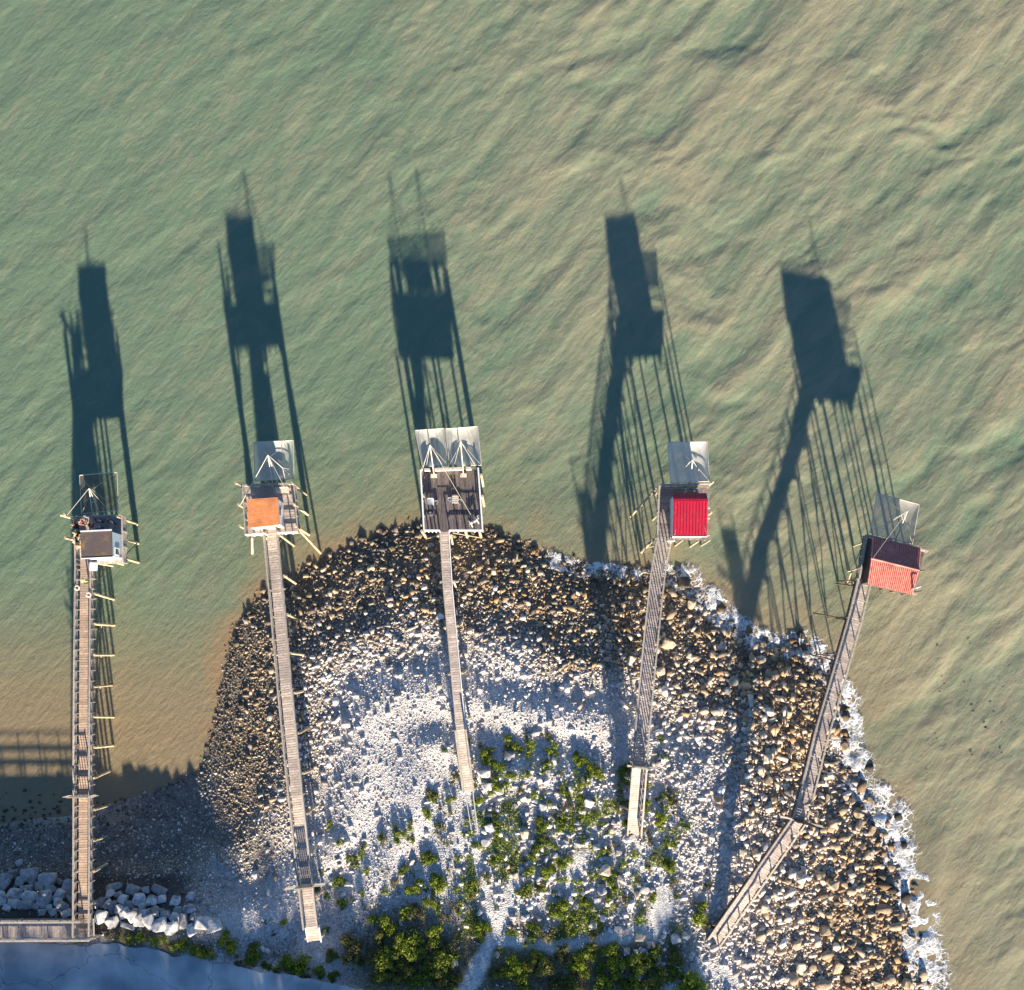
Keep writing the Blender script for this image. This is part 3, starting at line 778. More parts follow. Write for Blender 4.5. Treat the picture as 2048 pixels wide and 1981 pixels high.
# ---------------- pier and hut 2 (orange tiled roof)
Z2 = 5.2
P2 = [W(545, 1066, Z2), W(556, 1180, Z2), W(574, 1380, Z2), W(595, 1590, 4.9), W(615, 1768, 3.9), W(625, 1853, 3.6), W(630, 1882, 3.05)]
p2 = pier('fishing_pier', 'timber pier second from the left, leading to the orange roofed hut', P2, .95, (P2[0].x, P2[0].y, 0), M['plank'], [1, 1, 1, 1, 1, 0], bay=3.15, n_rails=(2, 3), rake=.05, pile_m=M['pile'])
gate(P2[4], Vector((-.1, 1, 0)).normalized(), 1.1, 2.0, 7, p2, M['timber'], solid=.8)
for s in (-1, 1): beam('ramp_side', P2[5] + Vector((s * .52, 0, .12)), P2[6] + Vector((s * .52, 0, .12)), .08, .3, M['white'], p2)
c2 = [W(491, 975, Z2), W(592, 971, Z2), W(600, 1067, Z2), W(496, 1073, Z2)]
platform(p2, c2, 'ew', M['plank'], 20, rail_sides=('n', 'e', 'w'), nr=3, post_n=3, rail_m=M['timber'])
platform(p2, c2, 'ew', M['plank'], 0, rail_sides=((c2[3], c2[3].lerp(c2[2], .38)), (c2[3].lerp(c2[2], .6), c2[2])), nr=3, post_n=3, rail_m=M['white'], joists=False)
for q in ((612, 990), (616, 1030), (618, 1070)): pile_at(p2, *q, 6.6, .22)
for q, tz in (((508, 990), 6.8), ((512, 1030), 6.6), ((514, 1070), 6.4), ((560, 985), 6.2)): pile_at(p2, *q, tz, .22)
g_a = W(642, 1108, 0); pole('raking_pile', (g_a.x, g_a.y, max(hgt(g_a.x, g_a.y), 0) - .3), W(594, 1056, 6.2), .2, M['pile'], p2)
g_a = W(502, 1109, 0); pole('raking_pile', (g_a.x, g_a.y, -.5), W(504, 1075, Z2 - .1), .22, M['pile'], p2)
r2 = [W(494, 999, 8.05), W(555.6, 995, 8.05), W(559, 1050, 7.65), W(497, 1057, 7.65)]
b2 = inset_base(r2, Z2 + .03)
h2 = hut_box('white fishing hut with plain orange tiled roof, second from the left', b2, [7.95, 7.95, 7.55, 7.55], M['white'])
rf = slab('roof', r2, .07, M['orangeroof'], h2)
nc = 26
for i in range(nc):                                   # tile courses, each its own lapped strip
    a = r2[0].lerp(r2[3], (i + .5) / nc) + z * .035; b = r2[1].lerp(r2[2], (i + .5) / nc) + z * .035
    nrm = (r2[1] - r2[0]).cross(r2[3] - r2[0]).normalized(); nrm = nrm if nrm.z > 0 else -nrm
    o = sub(beam('tile_course', a, b, (r2[3] - r2[0]).length / nc * .62, .085, M['orangeroof'], h2, up=nrm), rf)
dp = b2[3].lerp(b2[2], .6)
door = beam('door', dp + Vector((0, -.03, .05)), dp + Vector((0, -.03, 2.0)), .75, .04, M['palewood'], h2, up=(0, 1, 0))
sub(beam('handle', dp + Vector((.28, -.07, 1.0)), dp + Vector((.28, -.07, 1.15)), .03, .03, M['black'], h2), door)
be, bs = b2[1].lerp(b2[2], .3), b2[1].lerp(b2[2], .6); ox = Vector((.03, 0, 0))
wd = poly_solid('window', [be + z * 1.1, bs + z * 1.1, bs + z * 1.9, be + z * 1.9], [p + ox for p in (be + z * 1.1, bs + z * 1.1, bs + z * 1.9, be + z * 1.9)], M['glass'], h2)
sub(beam('sill', be + z * 1.08 + ox, bs + z * 1.08 + ox, .1, .05, M['white'], h2), wd)
bench = thing('bench', W(566, 986, Z2), 'pale wooden bench at the seaward rail beside the orange roofed hut', 'bench')
ba, bb = W(553, 984, Z2), W(580, 983, Z2)
beam('seat', ba + z * .45, bb + z * .45, .4, .05, M['palewood'], bench)
beam('backrest', ba + z * .8 + Vector((0, .2, 0)), bb + z * .8 + Vector((0, .2, 0)), .05, .3, M['palewood'], bench)
for q in (ba, bb):
    for s in (-.14, .18): beam('leg', q + Vector((.05 if q is ba else -.05, s, .02)), q + Vector((.05 if q is ba else -.05, s, .45)), .06, .06, M['palewood'], bench)
n2_ = [W(507.6, 885, 5.7), W(586.6, 881, 5.7), W(588, 958, 5.75), W(510, 962, 5.75)]
tip2 = W(535.7, 910.5, 8.3)
lift_net('square drop net of grey mesh by the orange roofed hut', n2_, .6, [W(547, 979, Z2 + .1), W(560, 975, Z2 + .1)], tip2,
         [(tip2, W(481, 1010, 6.6), .06), (tip2, W(565, 936, 6.9), .05), (W(565, 936, 6.9), W(570, 957, 5.9), .04), (tip2, W(584, 1004, 6.7), .03), (W(565, 936, 6.9), W(587, 941, 5.8), .03)], n2_[3], .66, (.66, .66, .64))

# ---------------- pier and platform 3 (open deck, two nets)
Z3 = 5.0
P3 = [W(889, 1064, Z3), W(896, 1180, Z3 - .1), W(911, 1340, Z3 - .4), W(922, 1459, 4.3), W(938, 1584, 3.3)]
p3 = pier('fishing_pier', 'narrow timber pier in the middle, ending in an open dark deck without a hut', P3, .72, (P3[0].x, P3[0].y, 0), M['plank'], [0, 0, 0, 1], bay=3.7, n_rails=(1, 1), pile_m=M['pile'], top_extra=.1)
for k in range(4):
    a, b = P3[k], P3[k + 1]
    for s in (-1, 1): beam('kerb', a + Vector((s * .36, 0, .09)), b + Vector((s * .36, 0, .09)), .07, .13, M['white' if s > 0 else 'timber'], p3)
for s in (-.3, .3):
    e = G(942 + s * 20 + 8, 1668)
    pole('ramp_rail', P3[4] + Vector((s, 0, 0)), e + Vector((0, 0, .1)), .07, M['metal'], p3)
c3 = [W(843, 944, Z3), W(957, 940, Z3), W(966, 1064, Z3), W(850, 1064, Z3)]
platform(p3, c3, 'ns', M['plank_dark'], 22, rail_sides=('e', 'w', (c3[3], c3[3].lerp(c3[2], .26)), (c3[3].lerp(c3[2], .43), c3[2])), nr=2, post_n=4, rail_m=M['white'])
for f0, f1 in ((.06, .16), (.24, .72), (.79, .88)):
    beam('parapet_board', c3[0].lerp(c3[1], f0) + z * .5, c3[0].lerp(c3[1], f1) + z * .5, .06, .9, M['palewood'], p3)
    beam('parapet_cap', c3[0].lerp(c3[1], f0) + z * .98, c3[0].lerp(c3[1], f1) + z * .98, .2, .05, M['palewood'], p3)
a, b = W(889, 1064, Z3 + .05), W(886, 975, Z3 + .05)
for s in (-.3, 0, .3): beam('walk_board', a + Vector((s, 0, 0)), b + Vector((s, 0, 0)), .27, .05, M['plank_dark'], p3)
for q, tz in (((966, 972), 5.9), ((968, 1012), 5.8), ((962, 1075), 4.9), ((852, 960), 6.0), ((856, 1010), 5.6), ((852, 1075), 4.9), ((905, 955), 4.9), ((935, 1075), 4.9), ((880, 1075), 4.9)): pile_at(p3, *q, tz, .24)
pole('brace', W(852, 1078, .9), W(900, 1066, 4.6), .09, M['pile'], p3); pole('brace', W(962, 1076, .9), W(905, 1066, 4.6), .09, M['pile'], p3)
for nm, tip, base, cs, lab in (
    ('l', W(860, 890, 8.0), W(868, 950, Z3), [W(830, 861, 5.6), W(888, 857, 5.6), W(896, 931, 5.7), W(845, 934, 5.7)], 'left one of the paired pale nets at the open dark deck'),
    ('r', W(921, 883, 8.1), W(927, 949, Z3), [W(890.5, 858, 5.7), W(955, 853, 5.7), W(963, 931, 5.8), W(899, 930, 5.8)], 'right one of the paired pale nets at the open dark deck')):
    sts = [(tip, Vector(cs[3]).lerp(Vector(cs[2]), .15), .03), (tip, Vector(cs[3]).lerp(Vector(cs[2]), .8), .03)]
    if nm == 'l': sts += [(tip, W(948, 1041, Z3 + .5), .03), (tip, W(845, 940, 6.1), .04)]
    t = lift_net(lab, cs, .55, [base], tip, sts, cs[3], .70, (.72, .69, .65))
    beam('mast_step', base + Vector((-.25, -.1, .06)), base + Vector((.25, -.1, .06)), .3, .12, M['palewood'], t)
# things on the open deck
def crate(loc, label, s=.5, m=None):
    t = thing('crate', loc, label, 'crate')
    m = m or M['palewood']
    for k in range(4):
        a = [(-1, -1), (1, -1), (1, 1), (-1, 1)][k]; b = [(1, -1), (1, 1), (-1, 1), (-1, -1)][k]
        for zz in (.1, .26, .42):
            beam('slat', loc + Vector((a[0] * s / 2, a[1] * s / 2, zz)), loc + Vector((b[0] * s / 2, b[1] * s / 2, zz)), .03, .1, m, t)
        beam('corner_post', loc + Vector((a[0] * s / 2 * .96, a[1] * s / 2 * .96, .03)), loc + Vector((a[0] * s / 2 * .96, a[1] * s / 2 * .96, .5)), .05, .05, m, t)
    for i in range(4): beam('top_slat', loc + Vector((-s / 2, s * (i / 3 - .5), .5)), loc + Vector((s / 2, s * (i / 3 - .5), .5)), s * .26, .025, m, t)
    return t
def bucket(loc, label, m, r=.16, h=.3, group=None):
    bm = bmesh.new(); prof = [(r * .75, 0), (r * .85, h * .5), (r, h), (r * 1.06, h), (r * 1.06, h * .93), (r * .93, h), (r * .72, h * .08)]
    rings = [[bm.verts.new((a * math.cos(k * math.tau / 14), a * math.sin(k * math.tau / 14), b)) for k in range(14)] for a, b in prof]
    for r0, r1_ in zip(rings, rings[1:]):
        for k in range(14): bm.faces.new((r0[k], r0[(k + 1) % 14], r1_[(k + 1) % 14], r1_[k]))
    bm.faces.new(rings[0][::-1]); bm.faces.new(rings[-1])
    t = thing('bucket', loc, label, 'bucket', group)
    o = bm_obj('bucket_body', bm, m, t, True); o.matrix_parent_inverse = Matrix.Identity(4)
    for k in range(8):
        a0, a1 = math.pi * k / 8, math.pi * (k + 1) / 8
        beam('handle', loc + Vector((r * math.cos(a0), r * .6 * math.sin(a0), h + .01)), loc + Vector((r * math.cos(a1), r * .6 * math.sin(a1), h + .01)), .015, .015, M['metal'], t) if k % 8 in (3, 4) else None
    return t
crate(W(911, 1001, Z3 + .05), 'pale slatted crate in the middle of the open dark deck', .48)
bucket(W(900, 1000, Z3 + .05), 'white bucket left of the crate on the open dark deck', M['plasticwhite'])
bucket(W(919.5, 1004, Z3 + .05), 'white bucket right of the crate on the open dark deck', M['plasticwhite'], .17)
bucket(W(873, 1006, Z3 + .05), 'white bucket beside the folding chair on the open dark deck', M['plasticwhite'], .15)
def chair(loc, label, m, rz=0):
    t = thing('chair', loc, label, 'chair')
    rot_ = Matrix.Rotation(rz, 3, 'Z'); P = lambda x, y, zz: loc + rot_ @ Vector((x, y, zz))
    beam('seat', P(-.22, 0, .43), P(.22, 0, .43), .42, .04, m, t); beam('backrest', P(-.22, -.24, .68), P(.22, -.24, .68), .04, .4, m, t)
    for sx in (-.2, .2):
        beam('leg', P(sx, .18, .02), P(sx, .18, .42), .045, .045, m, t); beam('leg', P(sx, -.24, .02), P(sx, -.24, .88), .045, .045, m, t)
        beam('armrest', P(sx * 1.15, -.22, .62), P(sx * 1.15, .2, .62), .06, .03, m, t)
    return t
chair(W(862, 1006, Z3 + .05), 'white garden chair near the left rail of the open dark deck', M['plasticwhite'], R(180))
def winch(loc, label, m, rz=0):
    t = thing('winch', loc, label, 'winch')
    rot_ = Matrix.Rotation(rz, 3, 'Z'); P = lambda x, y, zz: loc + rot_ @ Vector((x, y, zz))
    for sx in (-.28, .28):
        beam('side_frame', P(sx, -.25, .03), P(sx, 0, .62), .06, .09, m, t); beam('side_frame', P(sx, .25, .03), P(sx, 0, .62), .06, .09, m, t)
        beam('foot', P(sx, -.3, .05), P(sx, .3, .05), .1, .07, m, t)
    pole('drum', P(-.26, 0, .5), P(.26, 0, .5), .24, M['palewood'], t); pole('axle', P(-.42, 0, .5), P(.42, 0, .5), .05, M['metal'], t)
    beam('crank', P(.42, 0, .5), P(.42, .22, .7), .04, .04, M['metal'], t); pole('crank_handle', P(.42, .22, .7), P(.56, .22, .7), .05, M['palewood'], t)
    return t
winch(W(948, 1045, Z3 + .05), 'white net winch in the landward right corner of the open dark deck', M['white'], R(30))
bq = thing('barbecue', W(862, 1028, Z3 + .05), 'black round barbecue by the left rail of the open dark deck', 'barbecue')
q0 = W(862, 1028, Z3 + .05)
for k in range(3):
    a = k * math.tau / 3
    pole('leg', q0 + Vector((.28 * math.cos(a), .28 * math.sin(a), .02)), q0 + Vector((.16 * math.cos(a), .16 * math.sin(a), .6)), .035, M['black'], bq)
bm = bmesh.new(); bmesh.ops.create_uvsphere(bm, u_segments=16, v_segments=10, radius=.3)
for vv in bm.verts: vv.co.z *= .75; vv.co += Vector((0, 0, .72))
o = bm_obj('kettle_bowl', bm, M['black'], bq, True); o.matrix_parent_inverse = Matrix.Identity(4)
bm = bmesh.new(); bmesh.ops.create_cone(bm, cap_ends=True, segments=16, radius1=.31, radius2=.31, depth=.03); bmesh.ops.translate(bm, verts=bm.verts, vec=(0, 0, .74))
o = bm_obj('rim', bm, M['metal'], bq); o.matrix_parent_inverse = Matrix.Identity(4)
beam('lid_handle', q0 + Vector((-.06, 0, .98)), q0 + Vector((.06, 0, .98)), .04, .05, M['palewood'], bq)

# ---------------- pier and hut 4 (red sheet roof)
Z4 = 5.0
P4 = [W(1327, 1074, Z4), W(1313, 1150, Z4), W(1300, 1270, Z4), W(1287, 1405, Z4), W(1279, 1495, Z4), W(1277, 1532, Z4), G(1266, 1668) + Vector((0, 0, .12))]
p4 = pier('fishing_pier', 'timber pier second from the right, leading to the red roofed hut', P4, .98, (P4[0].x, P4[0].y, 0), M['plank'], [1, 1, 1, 1, 1, 1], bay=2.7, n_rails=(1, 1), rake=.1, pile_m=M['pile'], post_pitch=.7, pile_d=.13)
gate(P4[5], Vector((.1, 1, 0)).normalized(), 1.05, 2.6, 7, p4, M['timber'], wing=.35, solid=.85, bar_h=1.9)
c4 = [W(1316, 974, Z4), W(1418, 971, Z4), W(1416, 1081, Z4), W(1312, 1078, Z4)]
platform(p4, c4, 'ew', M['plank_shade'], 20, rail_sides=('n', 'w'), nr=3, post_n=4, rail_m=M['timber'])  # boards take the darker tone that paints in the hut's shade
for q, tz in (((1402, 1092), 4.8), ((1404, 985), 5.9), ((1360, 985), 5.5), ((1350, 1092), 4.8), ((1310, 990), 5.6), ((1306, 1040), 5.4), ((1404, 1040), 5.0), ((1380, 1094), 4.8), ((1330, 985), 4.9), ((1385, 985), 4.9)): pile_at(p4, *q, tz, .15)
g_a = W(1259, 1036, 0); pole('raking_pile', (g_a.x, g_a.y, -.4), W(1314, 976, 5.9), .2, M['pile'], p4)
g_a = W(1282, 1106, 0); pole('raking_pile', (g_a.x, g_a.y, -.4), W(1304, 1081, 4.9), .2, M['pile'], p4)
rd = [W(1347, 1001, 8.0), W(1415.7, 1001, 8.0), W(1414, 1073, 7.45), W(1345.5, 1073, 7.45)]
rn = [rd[0] + Vector((0, .62, -.5)), rd[1] + Vector((0, .62, -.5))]
b4 = [Vector((rd[0].x + .12, rd[0].y + .45, Z4 + .03)), Vector((rd[1].x - .12, rd[1].y + .45, Z4 + .03)), Vector((rd[2].x - .12, rd[2].y + .15, Z4 + .03)), Vector((rd[3].x + .12, rd[3].y + .15, Z4 + .03))]
h4 = hut_box('fishing hut with bright red ribbed metal roof', b4, [7.55, 7.55, 7.37, 7.37], M['white'])
rf = slab('roof', rd, .05, M['redroof'], h4)
slab('roof', [rn[0], rn[1], rd[1] - Vector((0, -.003, .003)), rd[0] - Vector((0, -.003, .003))], .05, M['redroof'], h4)
for i in range(11):
    f = (i + .5) / 11
    a, b = rd[0].lerp(rd[1], f), rd[3].lerp(rd[2], f)
    sub(beam('rib', a + z * .03, b + z * .03, .085, .075, M['redroof'], h4), rf)
    sub(beam('rib', a + z * .03, rn[0].lerp(rn[1], f) + z * .03, .085, .075, M['redroof'], h4), rf)
beam('fascia', rd[3] + Vector((-.02, -.03, -.07)), rd[2] + Vector((.02, -.03, -.07)), .05, .2, M['white'], h4)
beam('ridge_cap', rd[0] + z * .07, rd[1] + z * .07, .2, .03, M['redroof'], h4)
sg = W(1342, 1083, 6.1)
beam('board_panel', sg - Vector((.3, 0, 0)), sg + Vector((.3, 0, 0)), .04, .5, M['white'], h4)
for vq in (1017, 1038, 1072): beam('wall_bracket', W(1414, vq, 6.6), W(1420, vq, 6.6), .05, .05, M['white'], h4)
n4 = [W(1335, 885, 5.6), W(1414, 884, 5.6), W(1419, 963, 5.7), W(1341, 966, 5.7)]
tip4 = W(1385, 920, 8.3)
lift_net('square drop net of milky mesh by the red roofed hut', n4, .55, [W(1381, 975, Z4 + .1)], tip4,
         [(tip4, W(1363, 943, 6.6), .035), (tip4, W(1398, 942, 6.6), .035), (W(1373, 976, 7.0), W(1349, 1070, 7.6), .05), (W(1395, 978, 7.0), W(1411, 1064, 7.7), .05)], n4[3], .82, (.76, .74, .71))

# ---------------- pier and hut 5 (terracotta roof, far right)
Z5 = 5.0
P5 = [W(1727, 1158, Z5), W(1707, 1240, Z5), W(1675, 1352, Z5), W(1640, 1470, Z5), W(1607, 1604, Z5), W(1596, 1640, 4.9), W(1510, 1764, 3.75), G(1425, 1884) + Vector((0, 0, .12))]
p5 = pier('fishing_pier', 'rightmost timber pier, kinked at its gate, leading to the terracotta roofed hut', P5, .95, (P5[0].x, P5[0].y, 0), M['plank'], [1, 1, 1, 1, 1, 1, 1], bay=3.0, n_rails=(1, 1), rake=.15, pile_m=M['pile_dark'], pile_d=.115, rail_h=.5, side_board=(-1,), post_pitch=1.5)
gate(P5[5], Vector((.25, 1, 0)).normalized(), 1.1, 2.7, 8, p5, M['black'], wing=1.0, solid=.8, bar_h=2.3)
for k, (u, v, u2, v2) in enumerate(((1690, 1240, 1632, 1225), (1666, 1322, 1612, 1306), (1648, 1388, 1592, 1370), (1625, 1468, 1572, 1444))):
    e = W(u2, v2, 1.2); g0 = W(u2, v2, 0)
    pole('outrigger_strut', W(u + 6, v, 4.7), Vector((e.x, e.y, max(.2, hgt(e.x, e.y)) )), .11, M['pile_dark'], p5)
c5 = [W(1727, 1073, Z5), W(1848, 1105, Z5), W(1826, 1190, Z5), W(1712, 1158, Z5)]
platform(p5, c5, 'ew', M['plank_dark'], 20, rail_sides=('w', 'n', (c5[3].lerp(c5[2], .2), c5[2])), nr=3, post_n=4, rail_m=M['timber'])
for q, tz in (((1708, 1092), 5.6), ((1697, 1143), 5.6), ((1693, 1169), 5.3), ((1815, 1115), 5), ((1802, 1190), 5), ((1760, 1180), 5), ((1750, 1090), 5), ((1785, 1100), 5), ((1780, 1185), 5), ((1808, 1150), 5), ((1722, 1172), 5), ((1735, 1130), 5)): pile_at(p5, *q, tz, .13, M['pile_dark'] if q[0] > 1712 else M['pile'])
pole('outrigger_strut', W(1716, 1172, 5.0), W(1670, 1168, 1.5), .13, M['pile_dark'], p5)
pole('brace', W(1722, 1098, 5.2), W(1710, 1126, 4.4), .09, M['pile'], p5); pole('brace', W(1704, 1142, 4.2), W(1695, 1165, 2.6), .09, M['pile'], p5)
rg = [W(1742, 1117, 7.88), W(1838.5, 1141, 8.18)]
en = [W(1745.5, 1072, 7.3), W(1841.5, 1098, 7.3)]
es = [W(1734, 1168, 7.15), W(1825, 1190, 7.15)]
b5 = [W(1757, 1083, Z5 + .03), W(1843, 1107, Z5 + .03), W(1824, 1183, Z5 + .03), W(1744, 1162, Z5 + .03)]
cc = sum((Vector(p) for p in en + es), Vector()) / 4
b5 = [Vector((p.x + (cc.x - p.x) * .1, p.y + (cc.y - p.y) * .1, Z5 + .03)) for p in (en[0], en[1], es[1], es[0])]
h5 = hut_box('fishing hut with pitched terracotta tile roof on the rightmost pier', b5, [7.3, 7.3, 7.15, 7.15], M['shadetimber'])  # walls coloured dark to paint in the shade of the west gallery
for a, b, r_ in ((b5[0], b5[3], rg[0]), (b5[1], b5[2], rg[1])):
    gp = a.lerp(b, .52); inn = (cc - r_); inn.z = 0; inn = inn.normalized() * .06
    A, Bq, Cq = Vector((a.x, a.y, 7.29)), Vector((b.x, b.y, 7.14)), Vector((gp.x, gp.y, 7.88))
    poly_solid('gable', [A, Bq, Cq], [A + inn, Bq + inn, Cq + inn], M['shadetimber'], h5)
rs = slab('roof', [rg[0], rg[1], es[1], es[0]], .05, M['terracotta'], h5)
rn_ = slab('roof', [en[0], en[1], rg[1] - z * .003, rg[0] - z * .003], .05, M['terracotta'], h5)
# one barrel tile, shared by all; south slope tile by tile
bm = bmesh.new(); ns = 6
for yy, rr_, zz in ((-.5, .52, .02), (.5, .44, -.02)):
    for k in range(ns + 1):
        a = math.pi * k / ns
        bm.verts.new((rr_ * math.cos(a), yy, rr_ * .7 * math.sin(a) + zz))
bm.verts.ensure_lookup_table()
for k in range(ns): bm.faces.new((bm.verts[k], bm.verts[k + 1], bm.verts[ns + 2 + k], bm.verts[ns + 1 + k]))
f0 = [bm.verts[k] for k in range(ns + 1)]; bm.faces.new(f0)
tile_me = bpy.data.meshes.new('tile'); bm.to_mesh(tile_me); bm.free(); tile_me.materials.append(M['terracotta'])
def tile_mats(A, Bp, Cp, Dp, nc_, nr_):
    ux = (Bp - A).normalized(); dn = (Dp - A).normalized(); nn = ux.cross(dn); nn = nn if nn.z > 0 else -nn
    wv_, lv = (Bp - A).length / nc_, (Dp - A).length / nr_
    for j in range(nr_):
        for i in range(nc_):
            top = A.lerp(Bp, (i + .5) / nc_); bot = Dp.lerp(Cp, (i + .5) / nc_)
            p = top.lerp(bot, (j + .5) / nr_) + nn * .03
            mt = Matrix((ux, -dn if True else dn, nn)).transposed().to_4x4(); mt.translation = p
            yield mt @ Matrix.Diagonal((wv_ * .92, lv * 1.02, .2, 1)) @ Matrix.Rotation(-.1, 4, 'X')
for mt in tile_mats(rg[0], rg[1], es[1], es[0], 25, 11):
    o = bpy.data.objects.new('tile', tile_me); C.objects.link(o); o.parent = h5
    o.matrix_parent_inverse = Matrix.Translation(-Vector(h5['_loc'])); o.matrix_basis = mt @ Matrix.Rotation(random.uniform(-.02, .02), 4, 'Z')
    sub(o, rs)
tv = np.array([v.co for v in tile_me.vertices]); tvs, tfs = [], []
quads = [[k, k + 1, ns + 2 + k, ns + 1 + k] for k in range(ns)]
for q, mt in enumerate(tile_mats(rg[0] - z * .003, rg[1] - z * .003, en[1], en[0], 25, 11)):
    m4 = np.array(mt); tvs.append(tv @ m4[:3, :3].T + m4[:3, 3]); tfs.append(np.array(quads) + q * len(tv))
nt = link('tiles', mesh_np('tiles', np.vstack(tvs), np.vstack(tfs), M['terracotta']), h5); nt['kind'] = 'stuff'; sub(nt, rn_)
pole('ridge_tile', rg[0] + z * .04, rg[1] + z * .04, .17, M['terracotta'], h5)
beam('barge_board', en[0] + z * .06, en[1] + z * .06, .08, .06, M['palewood'], h5)
ch = W(1824, 1178, 7.4)
pole('stove_pipe', ch - z * .1, ch + z * 1.0, .14, M['metal'], h5); pole('stove_pipe', ch + z * 1.0, ch + z * 1.05 + Vector((.35, .15, 0)), .14, M['metal'], h5)
n5 = [W(1754, 987, 5.7), W(1838.5, 1009.5, 5.7), W(1824.5, 1089, 5.75), W(1739.6, 1066, 5.75)]
tip5 = W(1815.6, 1022, 8.3)
lift_net('square drop net, tilted, by the terracotta roofed hut', n5, .5, [W(1788, 1086, Z5 + .1)], tip5,
         [(W(1803, 1031, 7.7), W(1771, 1050, 6.4), .04), (W(1803, 1031, 7.7), W(1810, 1059, 6.4), .04), (tip5, W(1747, 1115, 8.1), .025), (tip5, W(1803, 1031, 7.7), .04)], n5[3], .55, (.52, .50, .50))

# ---------------- boardwalk along the road (bottom left)
ZB = 3.32
bw = [W(-260, 1858, ZB), W(188, 1856, ZB)]
bwalk = thing('boardwalk', (bw[1].x, bw[1].y, 2.9), 'timber boardwalk with side rails between the boulders and the road', 'boardwalk')
ln = (bw[1] - bw[0]).length; n = int(ln / .2)
for i in range(n):
    c = bw[0].lerp(bw[1], (i + .5) / n)
    beam('plank', c + Vector((0, -.68, 0)), c + Vector((0, .55, 0)), ln / n * .9, .045, M['plank'], bwalk)
for yy in (-.72, .6):
    beam('joist', bw[0] + Vector((0, yy, -.13)), bw[1] + Vector((0, yy, -.13)), .1, .2, M['timber'], bwalk)
nps = int(ln / 1.7)
for yy, rng_ in ((-.74, (0, 1)), (.62, (0, .955))):
    a, b = bw[0].lerp(bw[1], rng_[0]) + Vector((0, yy, 0)), bw[0].lerp(bw[1], rng_[1]) + Vector((0, yy, 0))
    beam('handrail', a + z * 1.04, b + z * 1.04, .14, .05, M['timber'], bwalk)
    beam('rail', a + z * .7, b + z * .7, .045, .1, M['timber'], bwalk); beam('rail', a + z * .35, b + z * .35, .045, .1, M['timber'], bwalk)
    for i in range(nps + 1): beam('railing_post', a.lerp(b, i / nps) - z * .5, a.lerp(b, i / nps) + z * 1.02, .09, .09, M['timber'], bwalk)
for i in range(3):
    a = W(190 + i * 4, 1872, ZB); beam('railing_post', a - z * .4, a + z * 1.02, .09, .09, M['timber'], bwalk)
beam('handrail', W(188, 1872, ZB + 1.03), W(187, 1838, ZB + 1.03), .12, .05, M['timber'], bwalk)

# ================================================================== PEOPLE on the left pier
def skin_mesh(name, pts, edges, radii, m, root=0, sub_=1):
    me = bpy.data.meshes.new(name + '_cage'); me.from_pydata(pts, edges, [])
    o = bpy.data.objects.new(name + '_cage', me); C.objects.link(o)
    md = o.modifiers.new('Skin', 'SKIN'); md.use_smooth_shade = True; md.branch_smoothing = .6
    sv = me.skin_vertices[0].data
    for i_, r_ in enumerate(radii):
        sv[i_].radius = r_ if isinstance(r_, tuple) else (r_, r_); sv[i_].use_root = (i_ == root)
    ms = o.modifiers.new('Sub', 'SUBSURF'); ms.levels = sub_; ms.render_levels = sub_
    dg = bpy.context.evaluated_depsgraph_get()
    out = bpy.data.meshes.new_from_object(o.evaluated_get(dg)); out.name = name
    bpy.data.objects.remove(o); bpy.data.meshes.remove(me)
    out.materials.clear(); out.materials.append(m)
    return out
CLOTH = {}
def cloth(nm, col):
    if nm not in CLOTH: CLOTH[nm] = mat('cloth_' + nm, col, .9, .12, 14, bump=.2, objvar=.03)
    return CLOTH[nm]
